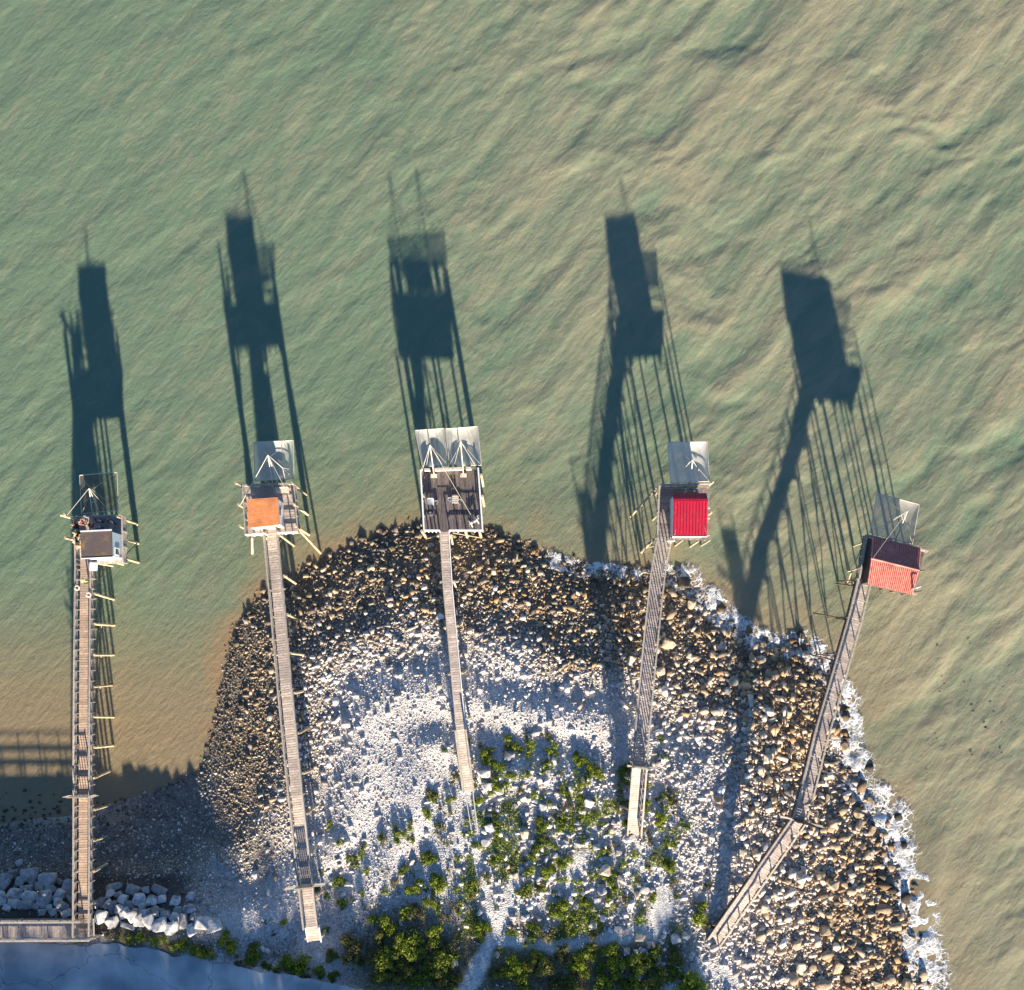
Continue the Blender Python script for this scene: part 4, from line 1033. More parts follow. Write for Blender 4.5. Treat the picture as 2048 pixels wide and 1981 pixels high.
def person(px, zd, face, label, shirt, trousers, hair, seed, hat=None):
    r = random.Random(seed); loc = W(px[0], px[1], zd)
    t = thing('person', loc, label, 'person', 'people on the leftmost pier')
    la, ra = r.uniform(.1, .9), r.uniform(.1, .9)                    # how far each forearm is raised
    pts, eds, rad = [], [], []
    def add(p, r_, par=None):
        pts.append(p); rad.append(r_)
        if par is not None: eds.append((par, len(pts) - 1))
        return len(pts) - 1
    pel = add((0, 0, .93), (.13, .10)); sp = add((0, .01, 1.13), (.12, .09), pel); chs = add((0, .01, 1.34), (.15, .10), sp); nk = add((0, .01, 1.47), .055, chs)
    hd = add((0, .03, 1.56), (.078, .09), nk); tp = add((0, .03, 1.68), (.07, .085), hd)
    idx = {'arm': [], 'leg': []}
    for s, up in ((-1, la), (1, ra)):
        sh = add((s * .17, .01, 1.40), .06, chs); el = add((s * .25, .02 - .06 * up, 1.14), .045, sh)
        wr = add((s * (.27 - .12 * up), .05 + .22 * up, .92 + .28 * up), .032, el)
        d_ = (Vector(pts[wr]) - Vector(pts[el])).normalized()
        pa = add(tuple(Vector(pts[wr]) + d_ * .07), (.038, .02), wr)
        sd_ = d_.cross(Vector((0, 0, 1)) if abs(d_.z) < .9 else Vector((0, 1, 0))).normalized()
        for q, (o_, l_) in enumerate(((-.03, .06), (-.01, .075), (.01, .08), (.03, .065))):
            b = Vector(pts[pa]) + sd_ * o_ + d_ * .03
            f1 = add(tuple(b), .010, pa); f2 = add(tuple(b + d_ * l_ * .6 + Vector((0, 0, -.008))), .009, f1); add(tuple(b + d_ * l_ + Vector((0, 0, -.025))), .008, f2)
        th = add(tuple(Vector(pts[wr]) + d_ * .03 + sd_ * .045), .011, wr); add(tuple(Vector(pts[wr]) + d_ * .075 + sd_ * .07), .009, th)
        idx['arm'].append((sh, el))
    for s in (-1, 1):
        st_ = r.uniform(-.06, .10)
        hp = add((s * .09, 0, .88), .085, pel); kn = add((s * .10, .03 + st_ * .5, .49), .058, hp); an = add((s * .105, st_, .08), .04, kn); add((s * .12, st_ + .15, .04), (.04, .03), an)
        idx['leg'].append((hp, kn, an))
    rot_ = Matrix.Translation(loc) @ Matrix.Rotation(face, 4, 'Z')
    def put(nm, me):
        o = bpy.data.objects.new(nm, me); C.objects.link(o); o.parent = t
        o.matrix_parent_inverse = Matrix.Translation(-loc); o.matrix_basis = rot_; return o
    put('body', skin_mesh('body', pts, eds, rad, M['skin']))
    grow = lambda i_, g: tuple(x + g for x in (rad[i_] if isinstance(rad[i_], tuple) else (rad[i_],) * 2))
    ids = [sp, pel, chs]; ee = [(0, 1), (0, 2)]; pp_ = [pts[i_] for i_ in ids]; rr_ = [grow(i_, .022) for i_ in ids]
    for sh, el in idx['arm']:
        pp_ += [pts[sh], tuple(Vector(pts[sh]).lerp(Vector(pts[el]), .7))]; rr_ += [grow(sh, .02), grow(el, .025)]
        ee += [(2, len(pp_) - 2), (len(pp_) - 2, len(pp_) - 1)]
    put('shirt', skin_mesh('shirt', pp_, ee, rr_, cloth(*shirt)))
    pp_ = [pts[pel]]; rr_ = [grow(pel, .02)]; ee = []
    for hp, kn, an in idx['leg']:
        b = len(pp_); pp_ += [pts[hp], pts[kn], pts[an]]; rr_ += [grow(hp, .018), grow(kn, .02), grow(an, .018)]; ee += [(0, b), (b, b + 1), (b + 1, b + 2)]
    put('trousers', skin_mesh('trousers', pp_, ee, rr_, cloth(*trousers)))
    bm = bmesh.new(); bmesh.ops.create_uvsphere(bm, u_segments=14, v_segments=9, radius=1)
    for v in bm.verts: v.co = Vector((v.co.x * .098, v.co.y * .112 - .012, v.co.z * .085 * (1 if v.co.z > 0 else .9))) + Vector((0, .02, 1.69))
    me = bpy.data.meshes.new('hair'); bm.to_mesh(me); bm.free(); me.materials.append(M[hair])
    for p_ in me.polygons: p_.use_smooth = True
    put('hair', me)
    # eyes, nose, mouth as one small face part
    bm = bmesh.new()
    for ex2 in (-.032, .032):
        q = bmesh.ops.create_uvsphere(bm, u_segments=6, v_segments=5, radius=.012); bmesh.ops.translate(bm, verts=q['verts'], vec=(ex2, .108, 1.62))
    me = bpy.data.meshes.new('eyes'); bm.to_mesh(me); bm.free(); me.materials.append(M['black']); put('eyes', me)
    bm = bmesh.new(); q = bmesh.ops.create_cone(bm, cap_ends=True, segments=6, radius1=.018, radius2=.006, depth=.04); bmesh.ops.rotate(bm, verts=bm.verts, matrix=Matrix.Rotation(R(-70), 3, 'X')); bmesh.ops.translate(bm, verts=bm.verts, vec=(0, .118, 1.585))
    me = bpy.data.meshes.new('nose'); bm.to_mesh(me); bm.free(); me.materials.append(M['skin']); put('nose', me)
    bm = bmesh.new(); bmesh.ops.create_cube(bm, size=1); bmesh.ops.scale(bm, verts=bm.verts, vec=(.045, .012, .008)); bmesh.ops.translate(bm, verts=bm.verts, vec=(0, .106, 1.545))
    me = bpy.data.meshes.new('mouth'); bm.to_mesh(me); bm.free(); me.materials.append(M['buoyred']); put('mouth', me)
    if hat:
        bm = bmesh.new(); bmesh.ops.create_cone(bm, cap_ends=True, segments=18, radius1=.19, radius2=.18, depth=.015); bmesh.ops.translate(bm, verts=bm.verts, vec=(0, .02, 1.70))
        q = bmesh.ops.create_cone(bm, cap_ends=True, segments=18, radius1=.11, radius2=.095, depth=.11); bmesh.ops.translate(bm, verts=q['verts'], vec=(0, .02, 1.765))
        me = bpy.data.meshes.new('hat'); bm.to_mesh(me); bm.free(); me.materials.append(cloth(*hat)); put('hat', me)
    return t
BLK, NVY, JEAN = ('black', (.02, .02, .022)), ('navy', (.03, .04, .09)), ('denim', (.10, .15, .28))
PINK, SKYB, WHT = ('pink', (.62, .06, .20)), ('light_blue', (.40, .58, .80)), ('white', (.8, .8, .8))
ORG, GRN, YEL, TAUPE, PURP = ('orange', (.85, .28, .05)), ('green', (.16, .55, .10)), ('yellow', (.75, .62, .25)), ('taupe', (.5, .38, .3)), ('purple', (.25, .06, .22))
zd = Z1 + .03
person((193, 1054), zd, R(200), 'person in a pink top standing at the seaward rail of the leftmost hut', PINK, BLK, 'hair', 1)
person((206, 1045), zd, R(170), 'person in light blue top nearest the seaward rail by the leftmost hut', SKYB, NVY, 'hair', 2)
person((205, 1058), zd, R(10), 'person in light blue top close behind the leftmost hut', SKYB, JEAN, 'hairlight', 3)
person((231, 1047), zd, R(150), 'person in a white top by the right rail behind the leftmost hut', WHT, NVY, 'hair', 4)
person((171, 1047), zd, R(250), 'person in dark purple top in the seaward left corner behind the hut', PURP, BLK, 'hair', 5)
person((160, 1055), zd, R(90), 'person in black top leaning on the left rail, farthest seaward', BLK, BLK, 'hairlight', 6)
person((162, 1070), zd, R(80), 'person in a yellow top at the left rail beside the hut', YEL, BLK, 'hairlight', 7)
person((169, 1078), zd, R(260), 'person in taupe top between left rail and wall of the hut', TAUPE, BLK, 'hair', 8)
person((159, 1083), zd, R(95), 'person in white top at the left rail beside the brown roof', WHT, BLK, 'hairlight', 9)
person((168, 1095), zd, R(180), 'person in an orange top walking beside the wall of the leftmost hut', ORG, WHT, 'hairlight', 10)
person((180, 1165), zd, R(0), 'person in a green top walking alone towards the leftmost hut', GRN, BLK, 'hairlight', 11, hat=('straw', (.75, .6, .35)))
# ring buoys hung over the handrails
def ring_buoy(px, zc, label):
    c = W(*px, zc); t = thing('ring_buoy', c, label, 'life ring', 'ring buoys on the leftmost pier')
    bm = bmesh.new(); n_, k_ = 20, 8
    vs = [[bm.verts.new(((.17 + .055 * math.cos(b * math.tau / k_)) * math.cos(a * math.tau / n_), (.17 + .055 * math.cos(b * math.tau / k_)) * math.sin(a * math.tau / n_), .045 * math.sin(b * math.tau / k_))) for b in range(k_)] for a in range(n_)]
    for a in range(n_):
        for b in range(k_): bm.faces.new((vs[a][b], vs[(a + 1) % n_][b], vs[(a + 1) % n_][(b + 1) % k_], vs[a][(b + 1) % k_]))
    o = bm_obj('ring', bm, M['buoy'], t, True); o.matrix_parent_inverse = Matrix.Identity(4); o.rotation_euler = (R(12), 0, 0)
    for a in range(4):
        an = a * math.tau / 4 + .4
        beam('band', c + Vector((.11 * math.cos(an), .11 * math.sin(an), .02)), c + Vector((.235 * math.cos(an), .235 * math.sin(an), .02)), .05, .1, M['palewood'], t)
    return t
ring_buoy((154, 1176), Z1 + 1.12, 'cream ring buoy on the left handrail of the leftmost pier')
ring_buoy((177, 1190), Z1 + 1.12, 'cream ring buoy on the right handrail of the leftmost pier')

# ================================================================== STONES
# --- loose beach stones, far too many to count: one mesh
phi_ = (1 + 5 ** .5) / 2
ICO_V = np.array([(-1, phi_, 0), (1, phi_, 0), (-1, -phi_, 0), (1, -phi_, 0), (0, -1, phi_), (0, 1, phi_), (0, -1, -phi_), (0, 1, -phi_), (phi_, 0, -1), (phi_, 0, 1), (-phi_, 0, -1), (-phi_, 0, 1)], float)
ICO_V /= np.linalg.norm(ICO_V[0])
ICO_F = np.array([(0, 11, 5), (0, 5, 1), (0, 1, 7), (0, 7, 10), (0, 10, 11), (1, 5, 9), (5, 11, 4), (11, 10, 2), (10, 7, 6), (7, 1, 8), (3, 9, 4), (3, 4, 2), (3, 2, 6), (3, 6, 8), (3, 8, 9), (4, 9, 5), (2, 4, 11), (6, 2, 10), (8, 6, 7), (9, 8, 1)])
BOX_V = np.array([(x, y, z_) for x in (-.8, .8) for y in (-.8, .8) for z_ in (-.8, .8)], float)
BOX_F = np.array([(0, 1, 3), (0, 3, 2), (4, 6, 7), (4, 7, 5), (0, 4, 5), (0, 5, 1), (2, 3, 7), (2, 7, 6), (0, 2, 6), (0, 6, 4), (1, 5, 7), (1, 7, 3)])
PAL = {'dark': [(.16, .132, .105), (.22, .172, .125), (.34, .25, .16), (.48, .36, .23), (.28, .245, .21), (.58, .46, .32)],
       'mid': [(.38, .32, .27), (.48, .42, .36), (.28, .25, .23), (.60, .54, .48), (.5, .40, .30)],
       'pale': [(.66, .62, .59), (.72, .67, .64), (.54, .51, .49), (.76, .71, .69), (.60, .53, .48), (.42, .40, .39)],
       'tan': [(.52, .39, .26), (.64, .51, .38), (.42, .31, .21), (.68, .58, .47), (.28, .21, .15), (.58, .49, .40), (.66, .54, .42)],
       'amber': [(.46, .29, .135), (.54, .36, .19), (.32, .20, .10), (.19, .14, .09), (.40, .29, .19), (.60, .45, .28)],
       'cove': [(.21, .18, .15), (.26, .225, .19), (.16, .145, .125), (.36, .32, .28), (.60, .56, .50)]}
def pick(pal, n, r=None):
    a = np.array(PAL[pal]); c = a[(r if r is not None else rng).integers(0, len(a), n)]
    return c * (1 + rng.uniform(-.22, .22, (n, 1)))
def stone_cols(x, y):
    u, v, d = zone(x, y); n = len(x)
    dn = d + 2.6 * fbm(x / 5, y / 5, 21, 3) + rng.normal(0, .9, n)
    c = pick('dark', n)
    t1 = (rng.random(n) < sstep(dn, 2.0, 8.5))[:, None]; c = np.where(t1, pick('mid', n), c)
    t2 = (rng.random(n) < sstep(dn, 5.0, 13))[:, None]; c = np.where(t2, pick('pale', n), c)
    pe = sstep(u + rng.normal(0, 30, n), 1400, 1570) * sstep(v, 1130, 1240)
    pe = np.maximum(pe, .75 * sstep(u, 1240, 1400) * (1 - sstep(d, 5, 9)))
    c = np.where((rng.random(n) < pe * .85)[:, None], pick('tan', n), c)
    am = sstep(u, 640, 1000) * (1 - sstep(dn, 5, 9)) * .36 + sstep(u, 1420, 1560) * (1 - sstep(dn, 5, 9)) * .38
    c = np.where((rng.random(n) < am)[:, None], pick('amber', n), c)
    pl = sstep(u, 1330, 1380) * (1 - sstep(u + .55 * (v - 1700), 1600, 1790)) * sstep(v, 1480, 1600)
    lum = c.mean(1, keepdims=True); c = c + (lum * np.array([1.04, 1.0, .95]) - c) * (.12 * sstep(u, 1250, 1420))[:, None]
    c = np.where((rng.random(n) < pl * .6)[:, None], pick('pale', n) * np.array([1, .94, .88]), c)
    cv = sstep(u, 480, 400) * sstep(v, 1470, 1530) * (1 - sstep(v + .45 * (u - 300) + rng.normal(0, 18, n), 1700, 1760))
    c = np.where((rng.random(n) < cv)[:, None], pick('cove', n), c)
    wet = 1 - .4 * (1 - sstep(dn, .2, 2.2))[:, None]
    return c * wet
def on_path(x, y):
    r = np.zeros(len(x), bool)
    for (x0, y0), (x1, y1), w in PATHS:
        ex, ey = x1 - x0, y1 - y0
        t = np.clip(((x - x0) * ex + (y - y0) * ey) / (ex * ex + ey * ey), 0, 1)
        r |= np.hypot(x - x0 - t * ex, y - y0 - t * ey) < w * .8
    return r
def scatter(cell, prob, smin, smax, name):
    xs_ = np.arange(-46, 40, cell); ys_ = np.arange(-29, 17, cell)
    X, Y = np.meshgrid(xs_, ys_); X = X.ravel() + rng.uniform(-.5, .5, X.size) * cell; Y = Y.ravel() + rng.uniform(-.5, .5, Y.size) * cell
    u, v, d = zone(X, Y)
    ok = (d > -.7) & (u > -25) & (u < 2060) & (v < 2010)
    X, Y, u, v, d = X[ok], Y[ok], u[ok], v[ok], d[ok]
    ry = np.interp(X, ex_, ey_)
    p = prob(X, Y, u, v, d) * (Y > ry + .3)
    k = (rng.random(len(X)) < p) & ~(on_path(X, Y) & (rng.random(len(X)) < .9))
    X, Y = X[k], Y[k]; n = len(X)
    sz = smin + (smax - smin) * rng.random(n) ** 2.6
    if smin > .2:
        u, v, d = zone(X, Y); sz = np.maximum(sz * (.68 + .32 * sstep(u, 1050, 1350)), smin * .8)
    if smax < .3:                                    # the raised gravel bank is finer
        u, v, d = zone(X, Y)
        sz = sz * (1 - .38 * sstep(d, 8, 12) * (1 - sstep(u, 1150, 1350)))
    return X, Y, sz
def p_small(x, y, u, v, d):
    p = np.full(len(x), .93)
    p = p * (1 - .6 * sstep(u, 700, 900) * sstep(v, 1480, 1640) * (1 - sstep(u, 1250, 1420)))          # soil between plants
    p = p * (1 - .8 * sstep(v, 1850, 1900) * sstep(u, 640, 720) * (1 - sstep(u, 1340, 1440)))
    p = p * (1 - .93 * sstep(u, 330, 120) * (1 - sstep(v, 1630, 1665)))                                  # sand in the cove
    p = p * np.where(d < .1, .5, 1) * (1 - .9 * sstep(u, 390, 350) * sstep(v, 1745, 1765))
    return p
def p_mid(x, y, u, v, d):
    north = (1 - sstep(d, 7, 13)) * sstep(u, 440, 560) * sstep(v, 1560, 1440)
    cen = sstep(d, 6, 10) * sstep(u, 1200, 1330) * .45
    east = sstep(u, 1330, 1500) * sstep(v, 1140, 1260)
    head = .62 * sstep(u, 900, 960) * sstep(v, 1490, 1560) * (1 - sstep(u, 1270, 1400)) * (1 - sstep(v, 1850, 1900))
    return np.clip(np.maximum(np.maximum(north * .7, east * .72), np.maximum(head, cen)) + .05 * (d > 4) * (u > 480) * (v < 1860) + .16 * sstep(d, 4, 7) * (1 - sstep(d, 13, 18)) * (u > 520), 0, 1)
def p_big(x, y, u, v, d):
    return np.clip(.55 * sstep(u, 1380, 1560) * sstep(v, 1180, 1300) + .30 * sstep(u, 1120, 1300) * (1 - sstep(d, 8, 12)) * (v < 1480) + .12 * (1 - sstep(d, 6, 10)) * sstep(u, 650, 760) * (v < 1450), 0, 1)
VS, FS, CS = [], [], []; base_i = 0; tri_n = 0
for cell, pf, s0, s1 in ((.165, p_small, .08, .26), (.36, p_mid, .20, .58), (.74, p_big, .42, .9)):
    X, Y, sz = scatter(cell, pf, s0, s1, '')
    blk = rng.random(len(X)) < .5
    for kind_, msk in (('ico', ~blk), ('box', blk)):
        xk, yk, sk = X[msk], Y[msk], sz[msk]; n = len(xk)
        TV, TF = (ICO_V, ICO_F) if kind_ == 'ico' else (BOX_V, BOX_F); nvt = len(TV)
        jit = TV[None] * (1 + rng.uniform(-.36, .30, (n, nvt, 1)))
        jit = jit + rng.normal(0, .11 if kind_ == 'ico' else .16, (n, nvt, 3))
        sc = np.stack([sk * rng.uniform(.75, 1.45, n), sk * rng.uniform(.55, 1.0, n), sk * rng.uniform(.4, .8, n)], 1) * .5
        jit *= sc[:, None]
        ti = rng.normal(0, .3, n); jit_y = jit[..., 1] * np.cos(ti)[:, None] - jit[..., 2] * np.sin(ti)[:, None]; jit_z = jit[..., 1] * np.sin(ti)[:, None] + jit[..., 2] * np.cos(ti)[:, None]
        a = rng.uniform(0, math.tau, n); ca, sa = np.cos(a)[:, None], np.sin(a)[:, None]
        xx = jit[..., 0] * ca - jit_y * sa + xk[:, None]; yy = jit[..., 0] * sa + jit_y * ca + yk[:, None]
        zz = jit_z + (_samp(GH, xk, yk) + sc[:, 2] * .5)[:, None]
        VS.append(np.stack([xx, yy, zz], -1).reshape(-1, 3))
        FS.append((TF[None] + (np.arange(n) * nvt)[:, None, None]).reshape(-1, 3) + base_i); base_i += n * nvt
        CS.append(np.repeat(np.clip(stone_cols(xk, yk), .02, .82), nvt, 0)); tri_n += n * len(TF)
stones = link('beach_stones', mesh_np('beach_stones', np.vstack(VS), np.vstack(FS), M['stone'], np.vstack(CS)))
stones['kind'] = 'stuff'; stones['label'] = 'countless loose stones and gravel covering the headland beach'
print('stone triangles', tri_n)

# --- boulders: single things
BOULD = {}
def boulder_mats():
    defs = {'pale': ((.60, .58, .56), (.36, .345, .335)), 'tan': ((.54, .40, .26), (.32, .235, .155)), 'grey': ((.40, .39, .38), (.24, .23, .22)), 'wet': ((.075, .065, .055), (.04, .036, .03)), 'cream': ((.66, .57, .45), (.48, .38, .27))}
    return {k: mat('boulder_' + k, a, .88, .3, 3.2, bump=1.0, col2=b, objvar=.2) for k, (a, b) in defs.items()}
BM_ = boulder_mats()
for k_ in ('pale', 'cream', 'grey', 'tan'):
    add_stain(BM_[k_], (.13, .12, .10), 1.1, .55, .72, (7, 2, 3)); add_stain(BM_[k_], (.30, .24, .16), 2.4, .60, .75, (1, 9, 4))
def boulder_mesh(seed, angular, m):
    r = random.Random(seed); bm = bmesh.new()
    if angular:
        pts = []
        for _ in range(20):
            v = Vector((r.gauss(0, 1), r.gauss(0, 1), r.gauss(0, 1))).normalized()
            w = Vector([math.copysign(abs(q) ** .55, q) for q in v])
            pts.append(bm.verts.new(w * r.uniform(.4, .56)))
        res = bmesh.ops.convex_hull(bm, input=bm.verts)
        bmesh.ops.delete(bm, geom=list({g for g in list(res['geom_interior']) + list(res['geom_unused']) if isinstance(g, bmesh.types.BMVert)}), context='VERTS')
        bmesh.ops.bevel(bm, geom=list(bm.edges), offset=.035, segments=1, affect='EDGES')
    else:
        bmesh.ops.create_icosphere(bm, subdivisions=2, radius=.5)
        k = [Vector((r.gauss(0, 1), r.gauss(0, 1), r.gauss(0, 1))).normalized() for _ in range(7)]
        for v in bm.verts:
            n_ = v.co.normalized(); s = 1.0
            for q in k: 
                dd = n_.dot(q)
                if dd > .72: s -= (dd - .72) * .85
            v.co = n_ * .5 * s * (1 + r.uniform(-.035, .035))
    me = bpy.data.meshes.new('boulder'); bm.to_mesh(me); bm.free(); me.materials.append(m)
    if not angular:
        for p in me.polygons: p.use_smooth = True
    return me
for k in BM_:
    BOULD[k, 1] = [boulder_mesh(100 + i, True, BM_[k]) for i in range(6)]
    BOULD[k, 0] = [boulder_mesh(200 + i, False, BM_[k]) for i in range(5)]
placed = []
brand = random.Random(3)
def boulder(u, v, wpx, hpx, kind, angular, zone_, lift=.25):
    p = G(u, v); sx, sy = wpx / 24.0, hpx / 24.0
    for q in placed:
        if zone_ != 'rip' and math.hypot(q[0] - p.x, q[1] - p.y) < .42 * (q[2] + max(sx, sy)): return None
    me = brand.choice(BOULD[kind, 1 if angular else 0])
    o = bpy.data.objects.new('boulder', me); C.objects.link(o)
    hz = min(sx, sy) * brand.uniform(.65, .95) * (1 if angular else .85)
    yaw = brand.uniform(-.45, .45) + (math.pi if brand.random() < .5 else 0)
    o.location = (p.x, p.y, hgt(p.x, p.y) + hz * lift)
    o.rotation_euler = (brand.uniform(-.25, .25), brand.uniform(-.25, .25), yaw)
    o.scale = (sx * 1.05, sy * 1.05, hz)
    placed.append((p.x, p.y, max(sx, sy), o, kind, zone_, u, v, angular))
    return o
RIP = [(40, 800, 90, 140), (105, 735, 95, 65), (235, 745, 150, 95), (385, 775, 140, 100), (155, 795, 80, 70), (260, 795, 80, 50), (470, 795, 60, 34), (155, 655, 62, 50), (535, 830, 90, 110), (195, 850, 50, 50), (250, 840, 50, 42), (320, 835, 80, 80), (405, 850, 80, 62), (125, 885, 120, 80), (245, 905, 120, 66), (360, 925, 110, 150), (485, 890, 80, 72), (20, 925, 62, 110), (110, 965, 80, 70), (210, 975, 120, 80), (465, 950, 60, 60), (500, 990, 90, 70), (525, 1045, 70, 62), (430, 920, 42, 40), (390, 1000, 44, 42), (560, 930, 54, 80), (60, 1000, 60, 50), (290, 990, 50, 40), (420, 1040, 70, 50), (330, 1040, 70, 50),
       (865, 890, 80, 56), (935, 900, 62, 60), (1010, 975, 72, 62), (975, 930, 80, 70), (845, 970, 52, 80), (890, 995, 70, 100), (800, 960, 52, 80), (940, 1010, 62, 70), (985, 1040, 90, 72), (1050, 1065, 100, 90), (1105, 1080, 95, 130), (1100, 930, 100, 80), (1190, 945, 90, 80), (1275, 930, 62, 62), (1375, 945, 90, 70), (1200, 1040, 100, 90), (1180, 1110, 80, 120), (810, 1065, 95, 95), (890, 1110, 100, 80), (1260, 1130, 110, 90), (1350, 1155, 110, 90), (1000, 1145, 110, 36), (1300, 1050, 70, 52), (1380, 1075, 80, 62), (1440, 1105, 70, 110), (1400, 1015, 70, 52), (1485, 1010, 100, 62), (1525, 1070, 62, 60), (1590, 1115, 110, 100), (1680, 1135, 120, 100), (1510, 1165, 80, 90), (1120, 1000, 60, 60), (1150, 860, 60, 62), (1250, 860, 120, 62), (1045, 860, 100, 80), (900, 840, 120, 62), (750, 980, 62, 62), (1670, 1015, 70, 52), (1500, 905, 62, 60), (1265, 1030, 62, 44)]
for (a, b, w, h) in RIP:
    k = 'grey' if b < 870 else ('pale' if brand.random() < .75 else 'grey')
    boulder(a / 3.92, 1560 + b / 3.92, w / 3.92 * 1.06, h / 3.92 * 1.06, k, True, 'rip', .3)
HEAD = [(355, 485, 85, 55), (375, 570, 62, 62), (1035, 675, 62, 60), (515, 370, 75, 62), (455, 595, 60, 52), (730, 705, 60, 52), (800, 690, 62, 42), (680, 660, 56, 26), (640, 655, 34, 32), (615, 880, 60, 62), (390, 835, 60, 62), (665, 930, 42, 40), (370, 930, 72, 50), (1140, 1110, 72, 72), (1120, 1240, 60, 62), (1400, 1240, 62, 50), (1085, 960, 52, 42), (1300, 910, 72, 44), (1365, 1550, 72, 52), (1440, 1595, 52, 50), (1285, 1640, 42, 50), (1600, 1555, 62, 62), (1225, 1495, 52, 42), (1125, 1425, 42, 42), (1275, 1515, 42, 40), (915, 1300, 34, 40), (955, 1345, 34, 42), (230, 590, 70, 40), (435, 1660, 42, 40), (1390, 1640, 60, 40), (880, 930, 40, 34), (960, 940, 40, 38), (720, 1170, 50, 40), (1240, 1160, 44, 40), (1160, 1330, 44, 40), (1090, 1420, 40, 36), (620, 1180, 40, 36), (160, 1720, 50, 44)]
for (a, b, w, h) in HEAD: boulder(860 + a / 3.264, 1400 + b / 3.264, w / 3.264, h / 3.264, brand.choice(['pale', 'cream', 'pale', 'grey']), True, 'head')
EAST = [(1225, 480, 62, 62), (1055, 575, 62, 60), (1230, 555, 44, 72), (1000, 590, 52, 52), (1315, 590, 44, 62), (980, 885, 82, 52), (1060, 950, 72, 62), (1180, 990, 72, 62), (1145, 1035, 52, 42), (1010, 1240, 72, 72), (945, 1230, 52, 44), (1470, 1220, 92, 62), (1500, 1155, 62, 52), (1185, 1325, 52, 52), (1095, 1490, 62, 82), (930, 1490, 52, 62), (655, 1365, 52, 62), (830, 1340, 72, 52), (995, 1600, 102, 72), (800, 1560, 72, 82), (850, 1490, 62, 72), (1250, 1410, 72, 52), (1140, 50, 62, 62), (1440, 830, 52, 62), (1400, 830, 52, 50), (590, 200, 62, 62), (640, 265, 52, 62), (640, 125, 62, 62), (570, 265, 44, 44), (700, 290, 42, 42), (1190, 395, 60, 40), (1140, 380, 50, 40), (935, 370, 50, 44), (1300, 390, 44, 40), (1440, 1560, 80, 62), (1540, 1590, 60, 72), (1650, 1540, 60, 80), (1350, 1600, 60, 50), (1090, 700, 50, 60), (1300, 750, 60, 50), (770, 920, 50, 50), (850, 880, 60, 50), (620, 1100, 60, 50), (1400, 620, 60, 44), (1130, 720, 40, 54)]
for (a, b, w, h) in EAST: boulder(1340 + a / 3.267, 1480 + b / 3.267, w / 3.267, h / 3.267, 'tan' if a > 1000 or brand.random() < .5 else 'cream', brand.random() < .7, 'east')
WETB = [(1300, 180, 72, 72), (1500, 500, 72, 62), (1530, 690, 60, 60), (1680, 1170, 42, 62), (1450, 975, 62, 52), (1540, 1030, 72, 82), (1420, 860, 50, 50), (1640, 1290, 40, 56), (1650, 830, 40, 60), (1600, 950, 50, 40), (1440, 350, 50, 46), (1380, 320, 44, 40), (1560, 640, 40, 40)]
for (a, b, w, h) in WETB: boulder(1340 + a / 3.267, 1480 + b / 3.267, w / 3.267, h / 3.267, 'wet', False, 'surf', .45)
NORTH = [(530, 820, 102, 82, 'tan'), (715, 510, 72, 72, 'tan'), (940, 640, 52, 44, 'tan'), (995, 735, 62, 62, 'tan'), (760, 740, 62, 44, 'tan'), (475, 1035, 72, 62, 'cream'), (600, 920, 62, 52, 'tan'), (700, 905, 52, 52, 'cream'), (880, 900, 62, 62, 'tan'), (1255, 950, 82, 72, 'tan'), (1190, 930, 62, 72, 'tan'), (1460, 1030, 72, 72, 'tan'), (1245, 1110, 62, 62, 'tan'), (1045, 1110, 82, 92, 'grey'), (1000, 1185, 62, 62, 'grey'), (945, 1090, 42, 52, 'tan'), (1580, 745, 82, 72, 'wet'), (655, 340, 112, 92, 'wet'), (250, 940, 62, 62, 'cream'), (175, 1140, 52, 52, 'grey'), (70, 840, 52, 52, 'grey'), (1440, 860, 50, 54, 'tan'), (1280, 820, 50, 50, 'tan'), (660, 620, 60, 50, 'wet'), (90, 540, 44, 40, 'wet'), (180, 510, 40, 40, 'tan'), (290, 500, 40, 40, 'tan'), (1650, 950, 50, 44, 'tan'), (1620, 1080, 44, 50, 'tan'), (1720, 1030, 50, 44, 'wet'), (1600, 650, 44, 40, 'wet'), (150, 350, 36, 36, 'tan'), (40, 610, 36, 44, 'tan')]
for (a, b, w, h, k) in NORTH: boulder(1200 + a / 3.92, 1080 + b / 3.92, w / 3.92, h / 3.92, k, brand.random() < .5, 'north')
tries = 0
while len(placed) < 296 and tries < 6000:
    tries += 1; q = brand.random()
    if q < .62:
        u = brand.uniform(1430, 1790); v = brand.uniform(1300, 1975); p = G(u, v)
        if not (.4 < float(dist(p.x, p.y)) < 13): continue
        boulder(u, v, brand.uniform(11, 19), brand.uniform(10, 17), brand.choice(['tan', 'tan', 'cream', 'grey']), brand.random() < .6, 'east')
    elif q < .82:
        u = brand.uniform(760, 1420); v = brand.uniform(1090, 1380); p = G(u, v)
        if not (.5 < float(dist(p.x, p.y)) < 8): continue
        boulder(u, v, brand.uniform(10, 15), brand.uniform(9, 13), brand.choice(['grey', 'tan', 'wet', 'cream']), False, 'north')
    else:
        u = brand.uniform(960, 1290); v = brand.uniform(1540, 1840)
        boulder(u, v, brand.uniform(10, 15), brand.uniform(9, 13), brand.choice(['pale', 'cream', 'grey']), True, 'head')
